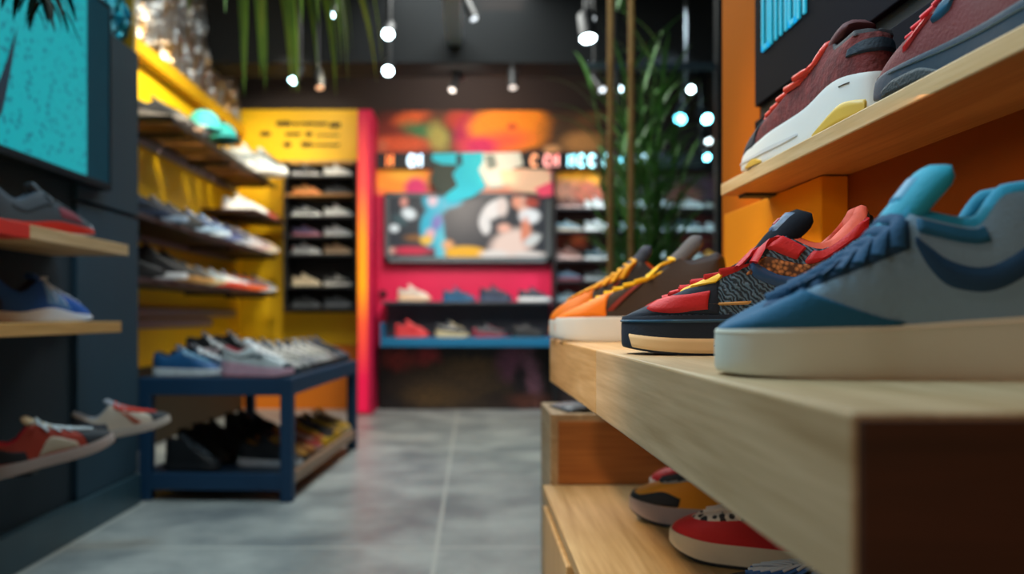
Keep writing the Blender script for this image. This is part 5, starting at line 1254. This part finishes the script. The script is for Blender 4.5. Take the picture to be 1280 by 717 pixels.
# ------------------------------------------------------------------ lights
def area(name, loc, tgt, size, energy, col, sy=None, spread=None):
    l = bpy.data.lights.new(name, 'AREA'); l.energy = energy; l.color = lin(col)[:3]; l.size = size
    if sy: l.shape = 'RECTANGLE'; l.size_y = sy
    if spread: l.spread = math.radians(spread)
    o = bpy.data.objects.new(name, l); C.objects.link(o); o.location = loc
    o.rotation_euler = (Vector(tgt)-Vector(loc)).to_track_quat('-Z', 'Y').to_euler(); return o
def spotl(name, loc, tgt, energy, col, angle=60, blend=.6, r=.06):
    l = bpy.data.lights.new(name, 'SPOT'); l.energy = energy; l.color = lin(col)[:3]; l.spot_size = math.radians(angle); l.spot_blend = blend; l.shadow_soft_size = r
    o = bpy.data.objects.new(name, l); C.objects.link(o); o.location = loc
    o.rotation_euler = (Vector(tgt)-Vector(loc)).to_track_quat('-Z', 'Y').to_euler(); return o
w = bpy.data.worlds.new('world'); sc.world = w; w.use_nodes = True
w.node_tree.nodes['Background'].inputs['Color'].default_value = lin('5a7080'); w.node_tree.nodes['Background'].inputs['Strength'].default_value = .12
# hero shoes: cool key from the aisle ceiling, warm from the wall side
spotl('bench_key', (-.7, 1.3, 2.4), (.3, .95, .75), 75, 'b8e4ff', 40, .7, .12)
spotl('bench_top', (.15, .9, 2.9), (.32, .9, .75), 46, 'a8e4f4', 36, .7, .12)
spotl('wall_wash', (-.7, 2.1, 2.2), (.55, 1.45, .85), 60, 'ffe0b0', 22, .7, .08)
spotl('upper_shelf_key', (-.6, .5, 2.4), (.5, .95, 1.05), 34, 'ffe8d8', 34, .6, .1)
area('warm_under_shelf', (.46, .75, .945), (.40, .8, .7), .04, .35, 'ffb060', sy=.9)
spotl('plinth_light', (-.6, 1.0, 1.9), (.33, 1.45, .38), 100, 'ffdcb0', 34, .7, .1)
# aisle and floor
area('aisle_near', (-.5, 2.2, 3.0), (-.5, 2.2, 0), 1.0, 42, 'dceef4', sy=2.2)
area('aisle_far', (-.1, 4.6, 3.0), (-.1, 4.6, 0), 1.0, 75, 'eef0ea', sy=2.6)
# yellow bay
spotl('yellow_wash', (-.9, 4.3, 2.7), (-1.87, 5.0, 1.5), 170, 'fff0d0', 80, .8, .1)
spotl('yellow_wash_far', (-.9, 5.6, 2.4), (-1.8, 6.3, 1.7), 70, 'fff0d0', 80, .8, .1)
spotl('sign_wash', (-1.2, 5.5, 2.45), (-1.35, 6.6, 2.15), 30, 'fff4dc', 60, .7, .08)
spotl('table_light', (-.7, 3.5, 2.7), (-1.0, 3.9, .5), 55, 'e4f0ff', 50, .7, .1)
# television bay
area('mural_wash', (-.1, 5.7, 2.4), (-.1, 6.78, 1.4), .3, 26, 'ffeedd', sy=2.2)
spotl('pink_wash', (0, 5.2, 2.4), (0, 6.7, .8), 90, 'fff0ea', 50, .7, .1)
spotl('rack_wash', (1.3, 5.2, 2.7), (1.4, 6.7, 1.1), 150, 'dcf4ff', 60, .7, .1)
# left wall
spotl('left_wall_light', (-.5, 2.0, 2.8), (-1.25, 2.4, .7), 52, 'a0d4f0', 55, .8, .12)
spotl('foil_light', (-.9, 4.3, 2.9), (-1.87, 5.3, 2.6), 26, 'ffe8c8', 80, .6, .08)
spotl('teal_foil_light', (-.8, 2.9, 2.6), (-1.4, 2.9, 2.1), 10, '60e8ff', 70, .6, .06)
spotl('palm_light', (-.5, 2.6, 2.9), (-1.0, 3.2, 2.0), 40, 'fff0c8', 60, .7, .1)
spotl('plant_light', (.6, 3.2, 2.9), (.85, 4.0, 1.3), 48, 'e8ffe0', 45, .7, .1)
area('bench_front_fill', (-1.1, .1, 1.5), (.15, .9, .6), .5, 5.2, 'f0ece4')
area('end_fill', (.5, -.8, .9), (.4, .4, .66), .5, 2.6, 'ffc088')
area('ceiling_bounce', (.2, 6.2, 2.3), (.2, 6.7, 2.7), .3, 3, 'ffb890', sy=2.0)

# ------------------------------------------------------------------ camera
cd = bpy.data.cameras.new('camera'); cam = bpy.data.objects.new('camera', cd); C.objects.link(cam); sc.camera = cam
cam.location = (0, 0, EYE); cam.rotation_euler = (PI/2, 0, 0)
cd.sensor_width = 36; cd.lens = F_PX/1280*36
cd.shift_x = (640-VX)/1280; cd.shift_y = (VY-358.5)/1280
cd.clip_start = .02
cd.dof.use_dof = True; cd.dof.focus_distance = .95; cd.dof.aperture_fstop = 2.9
sc.cycles.use_denoising = True

for _o in list(bpy.data.objects):
    if 'label' in _o and len(_o['label'].split()) > 16: print('LONG', len(_o['label'].split()), _o['label'])
_seen = {}
for _o in list(bpy.data.objects):
    if 'label' in _o and 'category' in _o: _seen.setdefault(_o['label'], []).append(_o.name)
for _k, _v in _seen.items():
    if len(_v) > 1: print('DUP', _v, _k)
